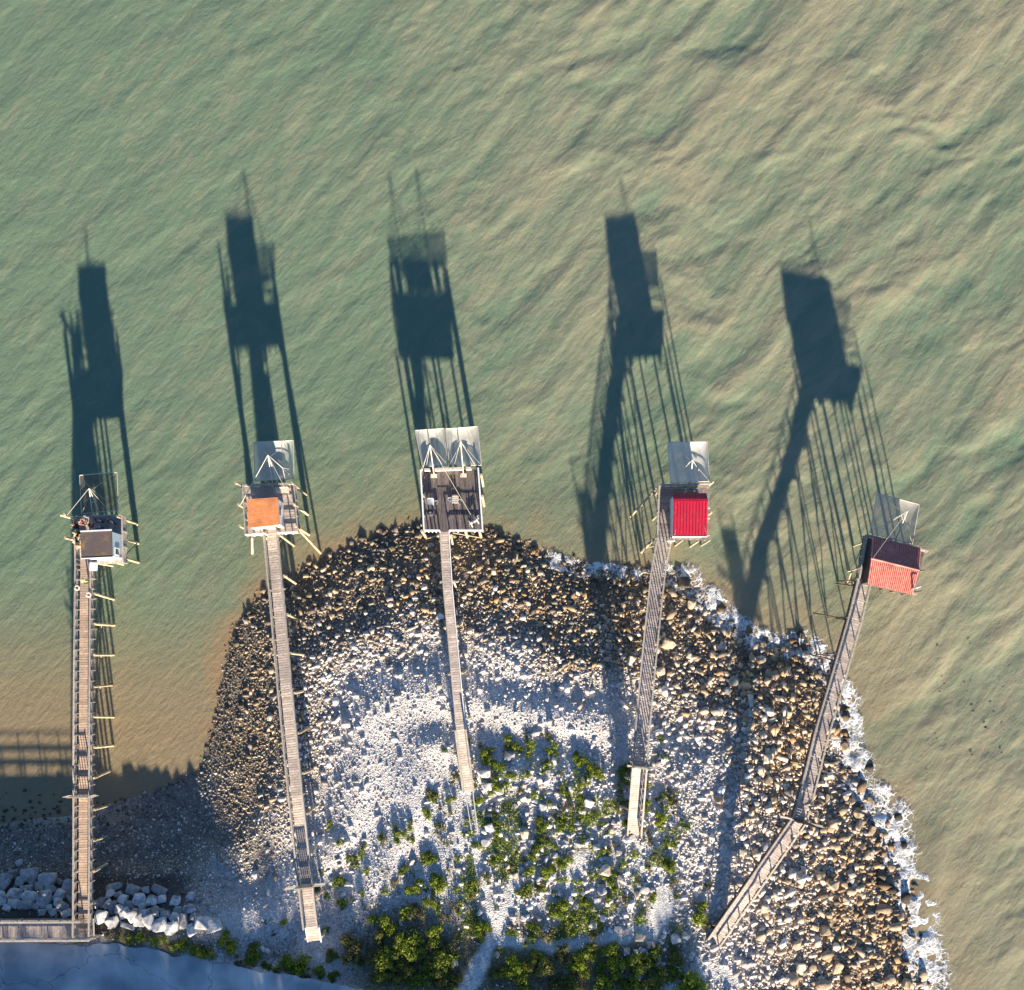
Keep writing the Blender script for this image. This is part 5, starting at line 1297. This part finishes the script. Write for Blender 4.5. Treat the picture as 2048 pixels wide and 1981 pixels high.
# labels: colour, zone, and what it lies next to
MARK = [('the leftmost pier', P1), ('the orange hut\'s pier', P2), ('the middle pier', P3), ('the red hut\'s pier', P4), ('the rightmost pier', P5)]
def near_pier(x, y):
    best = None
    for nm, path in MARK:
        for k in range(len(path) - 1):
            a, b = path[k], path[k + 1]; e = (b - a); e.z = 0
            t = max(0, min(1, ((x - a.x) * e.x + (y - a.y) * e.y) / e.length_squared))
            dd = math.hypot(x - a.x - t * e.x, y - a.y - t * e.y); sd = 'right' if (x - a.x - t * e.x) > 0 else 'left'
            if best is None or dd < best[0]: best = (dd, nm, sd)
    return best
COLW = {'pale': 'pale grey', 'tan': 'tan', 'grey': 'dark grey', 'wet': 'wet black', 'cream': 'cream'}
ZW = {'rip': 'in the riprap', 'head': 'among the plants', 'east': 'on the eastern beach', 'surf': 'in the white surf', 'north': 'on the dark northern beach'}
ZG = {'rip': 'riprap boulders below the road', 'head': 'boulders among the plants', 'east': 'boulders on the eastern beach', 'surf': 'wet boulders in the surf', 'north': 'boulders on the northern beach'}
ORD = ['', ', next landward'] + [f', {w} landward' for w in ('third', 'fourth', 'fifth', 'sixth', 'seventh', 'eighth', 'ninth', 'tenth', 'eleventh', 'twelfth', 'thirteenth', 'fourteenth', 'fifteenth', 'sixteenth', 'seventeenth', 'eighteenth', 'nineteenth', 'twentieth')]
NUMW = ['zero', 'one', 'two', 'three', 'four', 'five', 'six', 'seven', 'eight', 'nine', 'ten', 'eleven', 'twelve', 'thirteen', 'fourteen', 'fifteen', 'sixteen', 'seventeen', 'eighteen', 'nineteen', 'twenty']
def half(d): return NUMW[max(1, min(20, int(round(d))))] + (' metres' if d >= 1.5 else ' metre')
seen = {}
for (x, y, s, o, kind, zn, u, v, ang) in sorted(placed, key=lambda q: q[7]):
    dd, nm, sd = near_pier(x, y)
    size = 'big' if s > 1.0 else ('medium' if s > .62 else 'small')
    shape = 'angular' if ang else 'rounded'
    key = (size, COLW[kind], shape, zn == 'surf', half(dd), sd, nm)
    k = seen.get(key, 0); seen[key] = k + 1
    where = f'{half(dd)} {sd} of {nm}'
    tail = ORD[min(k, 19)]
    o['label'] = f'{size} {COLW[kind]} {shape} boulder {where}{tail}' if zn != 'surf' else f'{size} wet black boulder in surf {where}{tail}'
    o['category'] = 'boulder'; o['group'] = ZG[zn]

# ================================================================== FOAM along the eastern shore
fm, N, L, B = new_mat('sea_foam')
g_ = N.new('ShaderNodeNewGeometry'); at = N.new('ShaderNodeAttribute'); at.attribute_name = 'foam'
nw = N.new('ShaderNodeTexNoise'); nw.inputs['Scale'].default_value = 1.4; nw.inputs['Detail'].default_value = 4; L.new(g_.outputs['Position'], nw.inputs['Vector'])
va = N.new('ShaderNodeVectorMath'); va.operation = 'MULTIPLY_ADD'; va.inputs[1].default_value = (1.1, 1.1, 0); L.new(nw.outputs['Color'], va.inputs[0]); L.new(g_.outputs['Position'], va.inputs[2])
v1 = N.new('ShaderNodeTexVoronoi'); v1.feature = 'DISTANCE_TO_EDGE'; v1.inputs['Scale'].default_value = 1.7; L.new(va.outputs[0], v1.inputs['Vector'])
v2 = N.new('ShaderNodeTexVoronoi'); v2.feature = 'DISTANCE_TO_EDGE'; v2.inputs['Scale'].default_value = 4.6; L.new(va.outputs[0], v2.inputs['Vector'])
nf = N.new('ShaderNodeTexNoise'); nf.inputs['Scale'].default_value = 3.4; nf.inputs['Detail'].default_value = 9; nf.inputs['Roughness'].default_value = .7; L.new(g_.outputs['Position'], nf.inputs['Vector'])
def math_(op, a, b=None, clamp=False):
    q = N.new('ShaderNodeMath'); q.operation = op; q.use_clamp = clamp
    for i_, s in enumerate((a, b)):
        if s is None: continue
        if isinstance(s, (int, float)): q.inputs[i_].default_value = s
        else: L.new(s, q.inputs[i_])
    return q.outputs[0]
mn = math_('MINIMUM', math_('MULTIPLY', v1.outputs['Distance'], 1.0), math_('MULTIPLY', v2.outputs['Distance'], 1.9))
web = math_('SUBTRACT', 1.0, math_('MULTIPLY', mn, 9.0), True)                       # 1 on the strands
val = math_('ADD', math_('MULTIPLY', web, .42), math_('MULTIPLY', nf.outputs[0], 1.12))
lim = math_('SUBTRACT', 1.50, math_('MULTIPLY', at.outputs['Fac'], 1.09))
al = math_('MULTIPLY', math_('SUBTRACT', val, lim), 3.2, True)
B.inputs['Base Color'].default_value = (.86, .87, .88, 1); B.inputs['Roughness'].default_value = .7
B.inputs['Specular IOR Level'].default_value = .2
bpf = N.new('ShaderNodeBump'); bpf.inputs['Strength'].default_value = .8; bpf.inputs['Distance'].default_value = .12; L.new(val, bpf.inputs['Height']); L.new(bpf.outputs[0], B.inputs['Normal'])
L.new(math_('MULTIPLY', al, .92), B.inputs['Alpha'])
fx_ = np.arange(2, 42, .2); fy_ = np.arange(-30, 14, .2)
FX, FY = np.meshgrid(fx_, fy_)
FD = sdist(FX, FY)
un, vn = PXn(FX, FY, 0.0)
along = sstep(un, 1010, 1110) * .86 + .08 * sstep(un, 1330, 1500) + .08 * sstep(vn, 1280, 1420)
wid = .8 + 1.2 * sstep(un, 1250, 1400) + 1.4 * sstep(vn, 1330, 1600)
nz1 = fbm(FX / 2.2, FY / 2.2, 131, 3); nz2 = fbm(FX / .9, FY / .9, 133, 3)
dd_ = -FD + .7 * nz1
foam = (along + .05) * sstep(un, 1000, 1120) * (1 - sstep(dd_ / wid, .35, 1.1)) * sstep(FD, 1.6, .5)
foam = foam * (1 + .35 * nz2)
# thin streaks trailing seaward
foam = np.maximum(foam, .46 * along * (1 - sstep(dd_ / (wid * 1.9), .45, 1)) * sstep(nz1, -.35, .25))
FZ = .05 + .10 * np.clip(foam, 0, 1) * (.6 + .8 * nz2) + .13 * vnoise(FX / .7, FY / .7, 141) * np.clip(foam, 0, 1) + np.maximum(FD, 0) * .16
ff = grid_faces(len(fx_), len(fy_)); kf = (foam.ravel()[ff] > .03).any(1)
foam_o = link('sea_foam', mesh_np('sea_foam', np.stack([FX.ravel(), FY.ravel(), FZ.ravel()], 1), ff[kf], fm, None, True, {'foam': np.clip(foam, 0, 1).ravel()}))
foam_o['kind'] = 'stuff'; foam_o['label'] = 'white lacy surf foam along the eastern stones'

# ================================================================== PLANTS
def leaf_cloud(n, rx, ry, rz, size, seed, lumps=5, up=.3):
    """Leaf quads spread over overlapping lumps: uneven outline and gaps."""
    r = np.random.default_rng(seed)
    cen = np.stack([r.uniform(-.6, .6, lumps) * rx, r.uniform(-.6, .6, lumps) * ry, r.uniform(.25, .7, lumps) * rz], 1); cr_ = r.uniform(.3, .62, lumps)
    k = r.integers(0, lumps, n); d_ = r.normal(0, 1, (n, 3)); d_ /= np.linalg.norm(d_, axis=1)[:, None]
    rad = r.random(n) ** .45
    p = cen[k] + d_ * (rad * cr_[k])[:, None] * np.array([rx, ry, rz]); p[:, 2] = np.abs(p[:, 2])
    nrm = d_ + r.normal(0, .55, (n, 3)) + np.array([0, 0, up]); nrm /= np.linalg.norm(nrm, axis=1)[:, None]
    t = np.cross(nrm, r.normal(0, 1, (n, 3))); t /= np.linalg.norm(t, axis=1)[:, None]; b = np.cross(nrm, t)
    s = size * r.uniform(.6, 1.4, (n, 1))
    v = np.stack([p - t * s, p + b * s * .45, p + t * s, p - b * s * .45], 1).reshape(-1, 3)
    return v, np.arange(n * 4).reshape(-1, 4)
SH = {}
SPEC = (('small', 220, .07, 'grass', 11), ('small', 200, .07, 'grass', 12), ('thick', 1100, .07, 'grass', 13))
for nm, n, sz, m, sd in (('small', 260, .075, 'leaf', 1), ('small', 300, .07, 'leaf', 2), ('small', 240, .08, 'leaf', 3), ('small', 280, .075, 'leaf', 4), ('big', 900, .07, 'leaf', 5), ('big', 1100, .065, 'leaf', 6), ('big', 900, .075, 'leaf', 7),
                         ('thick', 1500, .075, 'leafdark', 8), ('thick', 1700, .07, 'leafdark', 9), ('thick', 1400, .08, 'leafdark', 10)) + SPEC:
    v, f_ = leaf_cloud(n, .5, .5, .55 if nm != 'thick' else .6, sz / (1 if nm == 'small' else 1.35), sd, 4 if nm == 'small' else 9)
    SH.setdefault(nm, []).append(mesh_np('foliage', v, f_, M[m]))
def stem_mesh(seed):
    r = random.Random(seed); bm = bmesh.new()
    for k in range(7):
        a = r.uniform(0, math.tau); tip = Vector((math.cos(a) * r.uniform(.1, .34), math.sin(a) * r.uniform(.1, .34), r.uniform(.25, .5)))
        q = Vector((0, 0, 1)).rotation_difference(tip).to_matrix()
        res = bmesh.ops.create_cone(bm, cap_ends=False, segments=5, radius1=.022, radius2=.008, depth=tip.length)
        bmesh.ops.rotate(bm, verts=res['verts'], matrix=q); bmesh.ops.translate(bm, verts=res['verts'], vec=tip / 2)
    me = bpy.data.meshes.new('stems'); bm.to_mesh(me); bm.free(); me.materials.append(M['stem']); return me
STEMS = [stem_mesh(i) for i in range(3)]
pr = random.Random(5); plants = []
def shrub(u, v, rpx, kind):
    if kind == 'thick' and pr.random() < .42: kind = 'big'
    p = G(u, v); s = rpx / 24.0 * 2 * (1.4 if kind == 'small' else (1.1 if kind == 'big' else .98))
    rz = pr.uniform(0, math.tau); hz = s * (pr.uniform(.7, .95) if kind != 'thick' else pr.uniform(.6, .8))
    if kind == 'small':
        o = bpy.data.objects.new('shrub', pr.choice(SH['small'])); C.objects.link(o)
        o.location = (p.x, p.y, p.z - .03); o.rotation_euler = (0, 0, rz); o.scale = (s * 1.1, s * 1.1, hz)
    else:
        o = bpy.data.objects.new('shrub', None); C.objects.link(o); o.location = (p.x, p.y, p.z - .03); o.rotation_euler = (0, 0, rz); o.scale = (s * 1.1, s * 1.1, hz); o.empty_display_size = .2
        c = bpy.data.objects.new('foliage', pr.choice(SH[kind])); C.objects.link(c); c.parent = o
        c = bpy.data.objects.new('stems', pr.choice(STEMS)); C.objects.link(c); c.parent = o
    plants.append((u, v, rpx, kind, o, p))
L1 = [(1820, 145, 40), (1630, 385, 30), (1370, 480, 26), (1540, 450, 36), (1500, 500, 30), (1630, 520, 26), (1125, 670, 30), (1200, 640, 24), (1150, 730, 26), (1010, 885, 44), (920, 985, 22), (1040, 1055, 42), (1115, 1035, 26), (1210, 970, 20), (1400, 945, 26), (1560, 770, 40), (1790, 660, 50), (1750, 680, 36), (1640, 930, 52), (1720, 880, 32), (1870, 910, 48), (1850, 820, 36), (1310, 1175, 40), (1600, 1150, 60), (1790, 1040, 50), (900, 1290, 26), (840, 950, 36), (1780, 290, 36), (1850, 390, 20), (1570, 1690, 30), (390, 1210, 14), (545, 1225, 24), (450, 1310, 20)]
for a, b, r_ in L1: shrub(440 + a / 4.26, 1560 + b / 4.26, r_ / 4.26 * 1.05, 'small' if r_ < 40 else 'big')
for a, b, r_ in [(70, 1390, 78), (290, 1455, 68), (640, 1570, 105)]: shrub(440 + a / 4.26, 1560 + b / 4.26, r_ / 4.26, 'big')
for u, v, r_ in [(212, 1873, 6), (232, 1876, 9), (262, 1880, 8), (285, 1878, 10), (305, 1884, 7), (322, 1886, 9), (338, 1893, 8), (352, 1896, 10), (372, 1895, 9), (392, 1903, 11), (408, 1908, 10), (425, 1912, 8), (478, 1922, 8), (505, 1926, 9), (535, 1935, 10), (560, 1938, 9), (612, 1950, 9), (640, 1948, 12), (668, 1956, 11), (150, 1882, 7), (165, 1884, 5)]: shrub(u, v - 4, r_, 'small' if r_ < 10 else 'big')
for a, b, r_ in [(1440, 1230, 75), (1110, 1440, 110), (960, 1490, 55), (1180, 1520, 60), (1680, 1130, 70), (1380, 1330, 80), (1420, 1470, 90), (1540, 1400, 90), (1680, 1420, 100), (1820, 1330, 80), (1800, 1480, 100), (1920, 1560, 90), (1620, 1560, 90), (1380, 1620, 80), (1500, 1650, 70), (1760, 1620, 90), (1880, 1700, 80), (1650, 1700, 60), (1900, 1420, 80), (1300, 1500, 60)]: shrub(440 + a / 4.26, 1560 + b / 4.26, r_ / 4.26, 'thick')
L2 = [(365, 370, 42), (450, 440, 42), (520, 285, 32), (645, 320, 36), (790, 320, 36), (970, 385, 46), (750, 445, 30), (1080, 460, 42), (865, 465, 22), (300, 540, 26), (430, 545, 32), (20, 630, 32), (170, 520, 30), (1270, 460, 34), (1265, 540, 34), (1405, 570, 22), (1240, 610, 22), (1000, 540, 26), (905, 715, 36), (730, 805, 42), (845, 830, 30), (715, 885, 26), (790, 950, 26), (690, 990, 36), (880, 1060, 42), (650, 1130, 30), (770, 1120, 42), (645, 1250, 44), (735, 1225, 36), (850, 1370, 58), (1040, 1330, 30), (1190, 1265, 36), (680, 1480, 42), (790, 1530, 40), (650, 1575, 32), (955, 1510, 26), (280, 1220, 26), (275, 1280, 20), (60, 1200, 36), (340, 1170, 30), (345, 1490, 52), (310, 945, 26), (1500, 780, 42), (1550, 1080, 42), (1490, 820, 26), (1420, 690, 30), (1160, 1170, 30), (1290, 1310, 26), (600, 580, 22), (500, 680, 24), (340, 660, 20), (1090, 740, 26), (1240, 700, 26), (1060, 800, 26), (1180, 860, 22), (1400, 860, 22), (1420, 930, 26), (1540, 940, 26), (1460, 1000, 26), (1330, 1010, 22), (1580, 670, 22), (1000, 650, 22), (820, 770, 22), (250, 800, 24), (270, 860, 20), (200, 1340, 20), (60, 1360, 20), (520, 1100, 22), (860, 1170, 22), (1060, 1140, 24), (1250, 1080, 24), (1450, 1280, 26), (1080, 1560, 30), (940, 1440, 26), (1000, 1420, 20)]
for a, b, r_ in L2: shrub(860 + a / 3.264, 1400 + b / 3.264, r_ / 3.264 * 1.02, 'small' if r_ < 42 else 'big')
for a, b, r_ in [(870, 1650, 60), (1040, 1640, 50), (820, 1850, 60), (530, 1750, 70), (640, 1720, 60), (760, 1740, 60), (950, 1720, 60), (1180, 1660, 60), (1230, 1740, 60), (1340, 1720, 60), (430, 1780, 50), (600, 1850, 60), (1450, 1700, 60), (1500, 1780, 60), (920, 1850, 60), (700, 1660, 40), (1140, 1850, 60), (1300, 1850, 60), (1430, 1860, 60), (30, 1620, 60), (100, 1700, 60), (60, 1800, 60), (170, 1840, 50)]: shrub(860 + a / 3.264, 1400 + b / 3.264, r_ / 3.264, 'thick')
for a, b, r_ in [(1115, 1745, 36), (1000, 1780, 36)]: shrub(860 + a / 3.264, 1400 + b / 3.264, r_ / 3.264, 'big')
for a, b, r_ in [(90, 555, 30), (20, 415, 26), (30, 670, 26), (10, 830, 26), (215, 1100, 30), (240, 940, 26), (150, 1070, 22), (40, 1010, 20), (160, 1150, 26), (230, 1220, 26)]: shrub(1340 + a / 3.267, 1480 + b / 3.267, r_ / 3.267, 'small')
for a, b, r_ in [(205, 1180, 44)]: shrub(1340 + a / 3.267, 1480 + b / 3.267, r_ / 3.267, 'big')
for a, b, r_ in [(150, 1610, 90), (30, 1440, 50), (20, 1370, 36), (40, 1530, 50)]: shrub(1340 + a / 3.267, 1480 + b / 3.267, r_ / 3.267, 'thick')
tufts = 0
while tufts < 88:
    u, v = pr.uniform(860, 1350), pr.uniform(1465, 1860)
    if pr.random() > .35 + .65 * float(sstep(vnoise(u / 70, v / 70, 301), -.3, .4)): continue
    p = G(u, v)
    if on_path(np.array([p.x]), np.array([p.y]))[0]: continue
    shrub(u, v, pr.uniform(4, 9), 'small'); tufts += 1
for k in range(14): shrub(pr.uniform(640, 930), pr.uniform(1640, 1790), pr.uniform(4, 8), 'small')
seen = {}
for (u, v, r_, kind, o, p) in sorted(plants, key=lambda q: q[1]):
    dd, nm, sd = near_pier(p.x, p.y)
    size = 'large' if r_ > 22 else ('mid-sized' if r_ > 12 else ('small' if r_ > 8 else 'tiny'))
    col = 'dark green' if kind == 'thick' else ('bushy bright-green' if kind == 'big' else 'low bright-green')
    ds = half(dd); key = (size, col, ds, sd, nm); k = seen.get(key, 0); seen[key] = k + 1
    tail = ORD[min(k, 19)]
    o['label'] = f'{size} {col} shrub {ds} {sd} of {nm}{tail}'
    o['category'] = 'shrub'; o['group'] = 'thicket by the road' if kind == 'thick' else 'shrubs on the stony headland'
# ground cover: grass and low leaves nobody could count
def blades(n, prob, h, w, m, name, label):
    X = rng.uniform(-26, 18, n); Y = rng.uniform(-28, -3, n)
    u, v, d = zone(X, Y)
    ry = np.interp(X, ex_, ey_)
    k = (rng.random(n) < prob(X, Y, u, v)) & (Y > ry + .15) & ~on_path(X, Y); X, Y = X[k], Y[k]; n = len(X)
    a = rng.uniform(0, math.tau, n); hh = h * rng.uniform(.5, 1.4, n); ln_ = rng.normal(0, .5, (n, 2)) * hh[:, None]
    Z = _samp(GH, X, Y); ww = w * rng.uniform(.6, 1.4, n)
    b0 = np.stack([X - np.cos(a) * ww, Y - np.sin(a) * ww, Z], 1); b1_ = np.stack([X + np.cos(a) * ww, Y + np.sin(a) * ww, Z], 1); tp = np.stack([X + ln_[:, 0], Y + ln_[:, 1], Z + hh], 1)
    o = link(name, mesh_np(name, np.stack([b0, b1_, tp], 1).reshape(-1, 3), np.arange(n * 3).reshape(-1, 3), m))
    o['kind'] = 'stuff'; o['label'] = label; return o
def pg(x, y, u, v):
    n_ = fbm(x / 1.6, y / 1.6, 201, 3)
    return .9 * sstep(n_, -.05, .25) * sstep(v, 1690, 1760) * sstep(u, 700, 800) * (1 - sstep(u, 1000, 1060)) + sstep(v + 70 * n_, 1770, 1850) * sstep(u, 660, 740) * (1 - sstep(u + 30 * n_, 940, 980)) * .9 + .9 * sstep(v + 40 * n_, 1890, 1925) * sstep(u, 960, 1000) * (1 - sstep(u, 1330, 1400)) + .6 * sstep(u, 190, 260) * sstep(v + 20 * n_, 1868, 1884) * (1 - sstep(u, 560, 620))
blades(120000, pg, .16, .03, M['grass'], 'grass', 'dry yellow green grass between the shrubs by the road')
def pc(x, y, u, v):
    n_ = fbm(x / 1.1, y / 1.1, 203, 3) + .5 * fbm(x / 3.2, y / 3.2, 205, 2)
    return sstep(n_, .08, .42) * sstep(v, 1500, 1600) * sstep(u, 880, 960) * (1 - sstep(u, 1310, 1400)) * (1 - sstep(v, 1880, 1930)) * .9
n_gc = 150000
X = rng.uniform(-12, 17, n_gc); Y = rng.uniform(-26, -3, n_gc); u_, v_, d_ = zone(X, Y)
k_ = (rng.random(n_gc) < pc(X, Y, u_, v_)) & ~on_path(X, Y); X, Y = X[k_], Y[k_]; n_gc = len(X)
nr_ = rng.normal(0, .55, (n_gc, 3)) + np.array([0, 0, 1]); nr_ /= np.linalg.norm(nr_, axis=1)[:, None]
tt = np.cross(nr_, rng.normal(0, 1, (n_gc, 3))); tt /= np.linalg.norm(tt, axis=1)[:, None]; bb = np.cross(nr_, tt)
pp = np.stack([X, Y, _samp(GH, X, Y) + rng.uniform(.06, .26, n_gc)], 1); ss_ = rng.uniform(.05, .10, (n_gc, 1))
gco = link('ground_cover', mesh_np('ground_cover', np.stack([pp - tt * ss_, pp + bb * ss_ * .6, pp + tt * ss_, pp - bb * ss_ * .6], 1).reshape(-1, 3), np.arange(n_gc * 4).reshape(-1, 4), M['leaf']))
gco['kind'] = 'stuff'; gco['label'] = 'low green ground cover between stones of the headland'
print('ground cover leaves', n_gc)

# seaweed scraps on the cove sand and floating off the eastern shore
wv_, wfc = [], []; kk = 0
for i in range(92):
    if i < 66: u, v = rng.uniform(-5, 150), rng.normal(1640, 18) if rng.random() < .7 else rng.uniform(1560, 1650)
    elif i < 76: u, v = rng.uniform(190, 260), rng.uniform(1600, 1650)
    else: u, v = rng.normal(1940, 40), rng.normal(1440, 70)
    p = G(u, v); s = rng.uniform(.06, .2) if i < 76 else rng.uniform(.04, .13)
    a0 = rng.uniform(0, 6.28); n_ = 8
    ring_ = [(p.x + math.cos(a0 + q * math.tau / n_) * s * rng.uniform(.3, 1.5), p.y + math.sin(a0 + q * math.tau / n_) * s * rng.uniform(.3, 1.0), max(p.z, .05) + .02 + rng.uniform(0, .03)) for q in range(n_)]
    wv_ += ring_ + [(p.x, p.y, max(p.z, .05) + .08)]
    wfc += [(kk + q, kk + (q + 1) % n_, kk + n_) for q in range(n_)]; kk += n_ + 1
sw = link('seaweed', mesh_np('seaweed', np.array(wv_), np.array(wfc), M['weed'])); sw['kind'] = 'stuff'; sw['label'] = 'dark scraps of seaweed on the cove sand and in the shallows'

# ================================================================== TREES behind the road (their shade reaches the cove)
def conifer_mesh(seed, n=3600):
    r = np.random.default_rng(seed)
    zz = r.random(n) ** 1.25; rad = (1 - zz) * (.75 + .25 * np.sin(zz * 40)) * r.random(n) ** .4
    a = r.uniform(0, math.tau, n)
    p = np.stack([np.cos(a) * rad * .5, np.sin(a) * rad * .5, .06 + zz * .94], 1)
    t = np.stack([np.cos(a), np.sin(a), np.full(n, -.3)], 1) + r.normal(0, .35, (n, 3)); t /= np.linalg.norm(t, axis=1)[:, None]
    b = np.cross(t, r.normal(0, 1, (n, 3))); b /= np.linalg.norm(b, axis=1)[:, None]
    s = .055 * (1.25 - zz)[:, None]
    sc_ = np.array([1, 1, .35])
    v = np.stack([p - t * s * sc_, p + b * s * .6 * sc_, p + t * s * sc_, p - b * s * .6 * sc_], 1).reshape(-1, 3)
    return mesh_np('crown', v, np.arange(n * 4).reshape(-1, 4), M['conifer'])
CON = [conifer_mesh(300 + i) for i in range(3)]
BRO = []
for i in range(3):
    v, f_ = leaf_cloud(5200, .6, .6, .9, .06, 400 + i, 14); BRO.append(mesh_np('crown', v, f_, M['conifer']))
bm = bmesh.new(); bmesh.ops.create_cone(bm, cap_ends=True, segments=8, radius1=.035, radius2=.012, depth=.8); bmesh.ops.translate(bm, verts=bm.verts, vec=(0, 0, .4))
trunk_me = bpy.data.meshes.new('trunk'); bm.to_mesh(trunk_me); bm.free(); trunk_me.materials.append(M['stem'])
def tree(x, y, h, w, kind, label):
    o = bpy.data.objects.new('conifer_tree' if kind == 'c' else 'broadleaf_tree', None); C.objects.link(o); o.location = (x, y, 2.9); o.scale = (w, w, h); o.rotation_euler = (0, 0, pr.uniform(0, 6.28))
    c = bpy.data.objects.new('crown', pr.choice(CON if kind == 'c' else BRO)); C.objects.link(c); c.parent = o
    c = bpy.data.objects.new('trunk', trunk_me); C.objects.link(c); c.parent = o
    tag(o, label, 'tree', 'trees south of the road that shade the cove')
ORDW = [o_.strip(', ').split()[0] for o_ in ORD[2:]] + ['twenty-first', 'twenty-second', 'twenty-third', 'twenty-fourth', 'twenty-fifth', 'twenty-sixth', 'twenty-seventh']; ORDW = ['first', 'second'] + ORDW
TY = -48.0; CE = 1 / math.tan(SUN_E)
tips = [(8, 1560, 3.2), (40, 1545, 3.0), (62, 1578, 2.2), (96, 1528, 2.6), (122, 1572, 2.0), (150, 1590, 2.6), (185, 1600, 2.2), (205, 1565, 2.0), (236, 1530, 1.9), (255, 1568, 2.2), (277, 1552, 1.6), (300, 1572, 2.2), (318, 1560, 1.8), (345, 1568, 2.4), (372, 1562, 2.2), (398, 1552, 2.0), (420, 1575, 2.0), (-30, 1540, 3.2), (-70, 1540, 3.2)]
for i, (u, v, w) in enumerate(tips):
    p = W(u, v, 0); Ld = (p.y - TY) / math.cos(SUN_PHI); zt = Ld / CE
    tree(p.x + math.sin(SUN_PHI) * Ld, TY, zt - 2.9, w * 1.25, 'c', f'dark conifer south of the road, {ORDW[i]} of the row casting spiked shade')
for i in range(26):
    u = -60 + i * 20
    p = W(u, 1612 + pr.uniform(-10, 12), 0); Ld = (p.y - (TY - 1)) / math.cos(SUN_PHI); zt = Ld / CE
    tree(p.x + math.sin(SUN_PHI) * Ld, TY - 1, zt - 2.9, 3.6, 'b', f'leafy tree south of the road, {ORDW[i]} of the dense row behind the conifers')
for i in range(26):
    u = 470 + i * 36
    p = W(u, 1893 + 34 * float(sstep(u, 620, 760)) + (u < 650) * 14 + 22 * math.sin(i * 1.7) + pr.uniform(-10, 14), 2.9); Ld = (p.y - TY) / math.cos(SUN_PHI); zt = 2.9 + Ld / CE
    tree(p.x + math.sin(SUN_PHI) * Ld, TY, zt - 2.9, 3.4, 'b', f'low leafy tree south of the thicket, {ORDW[i]} of the row')
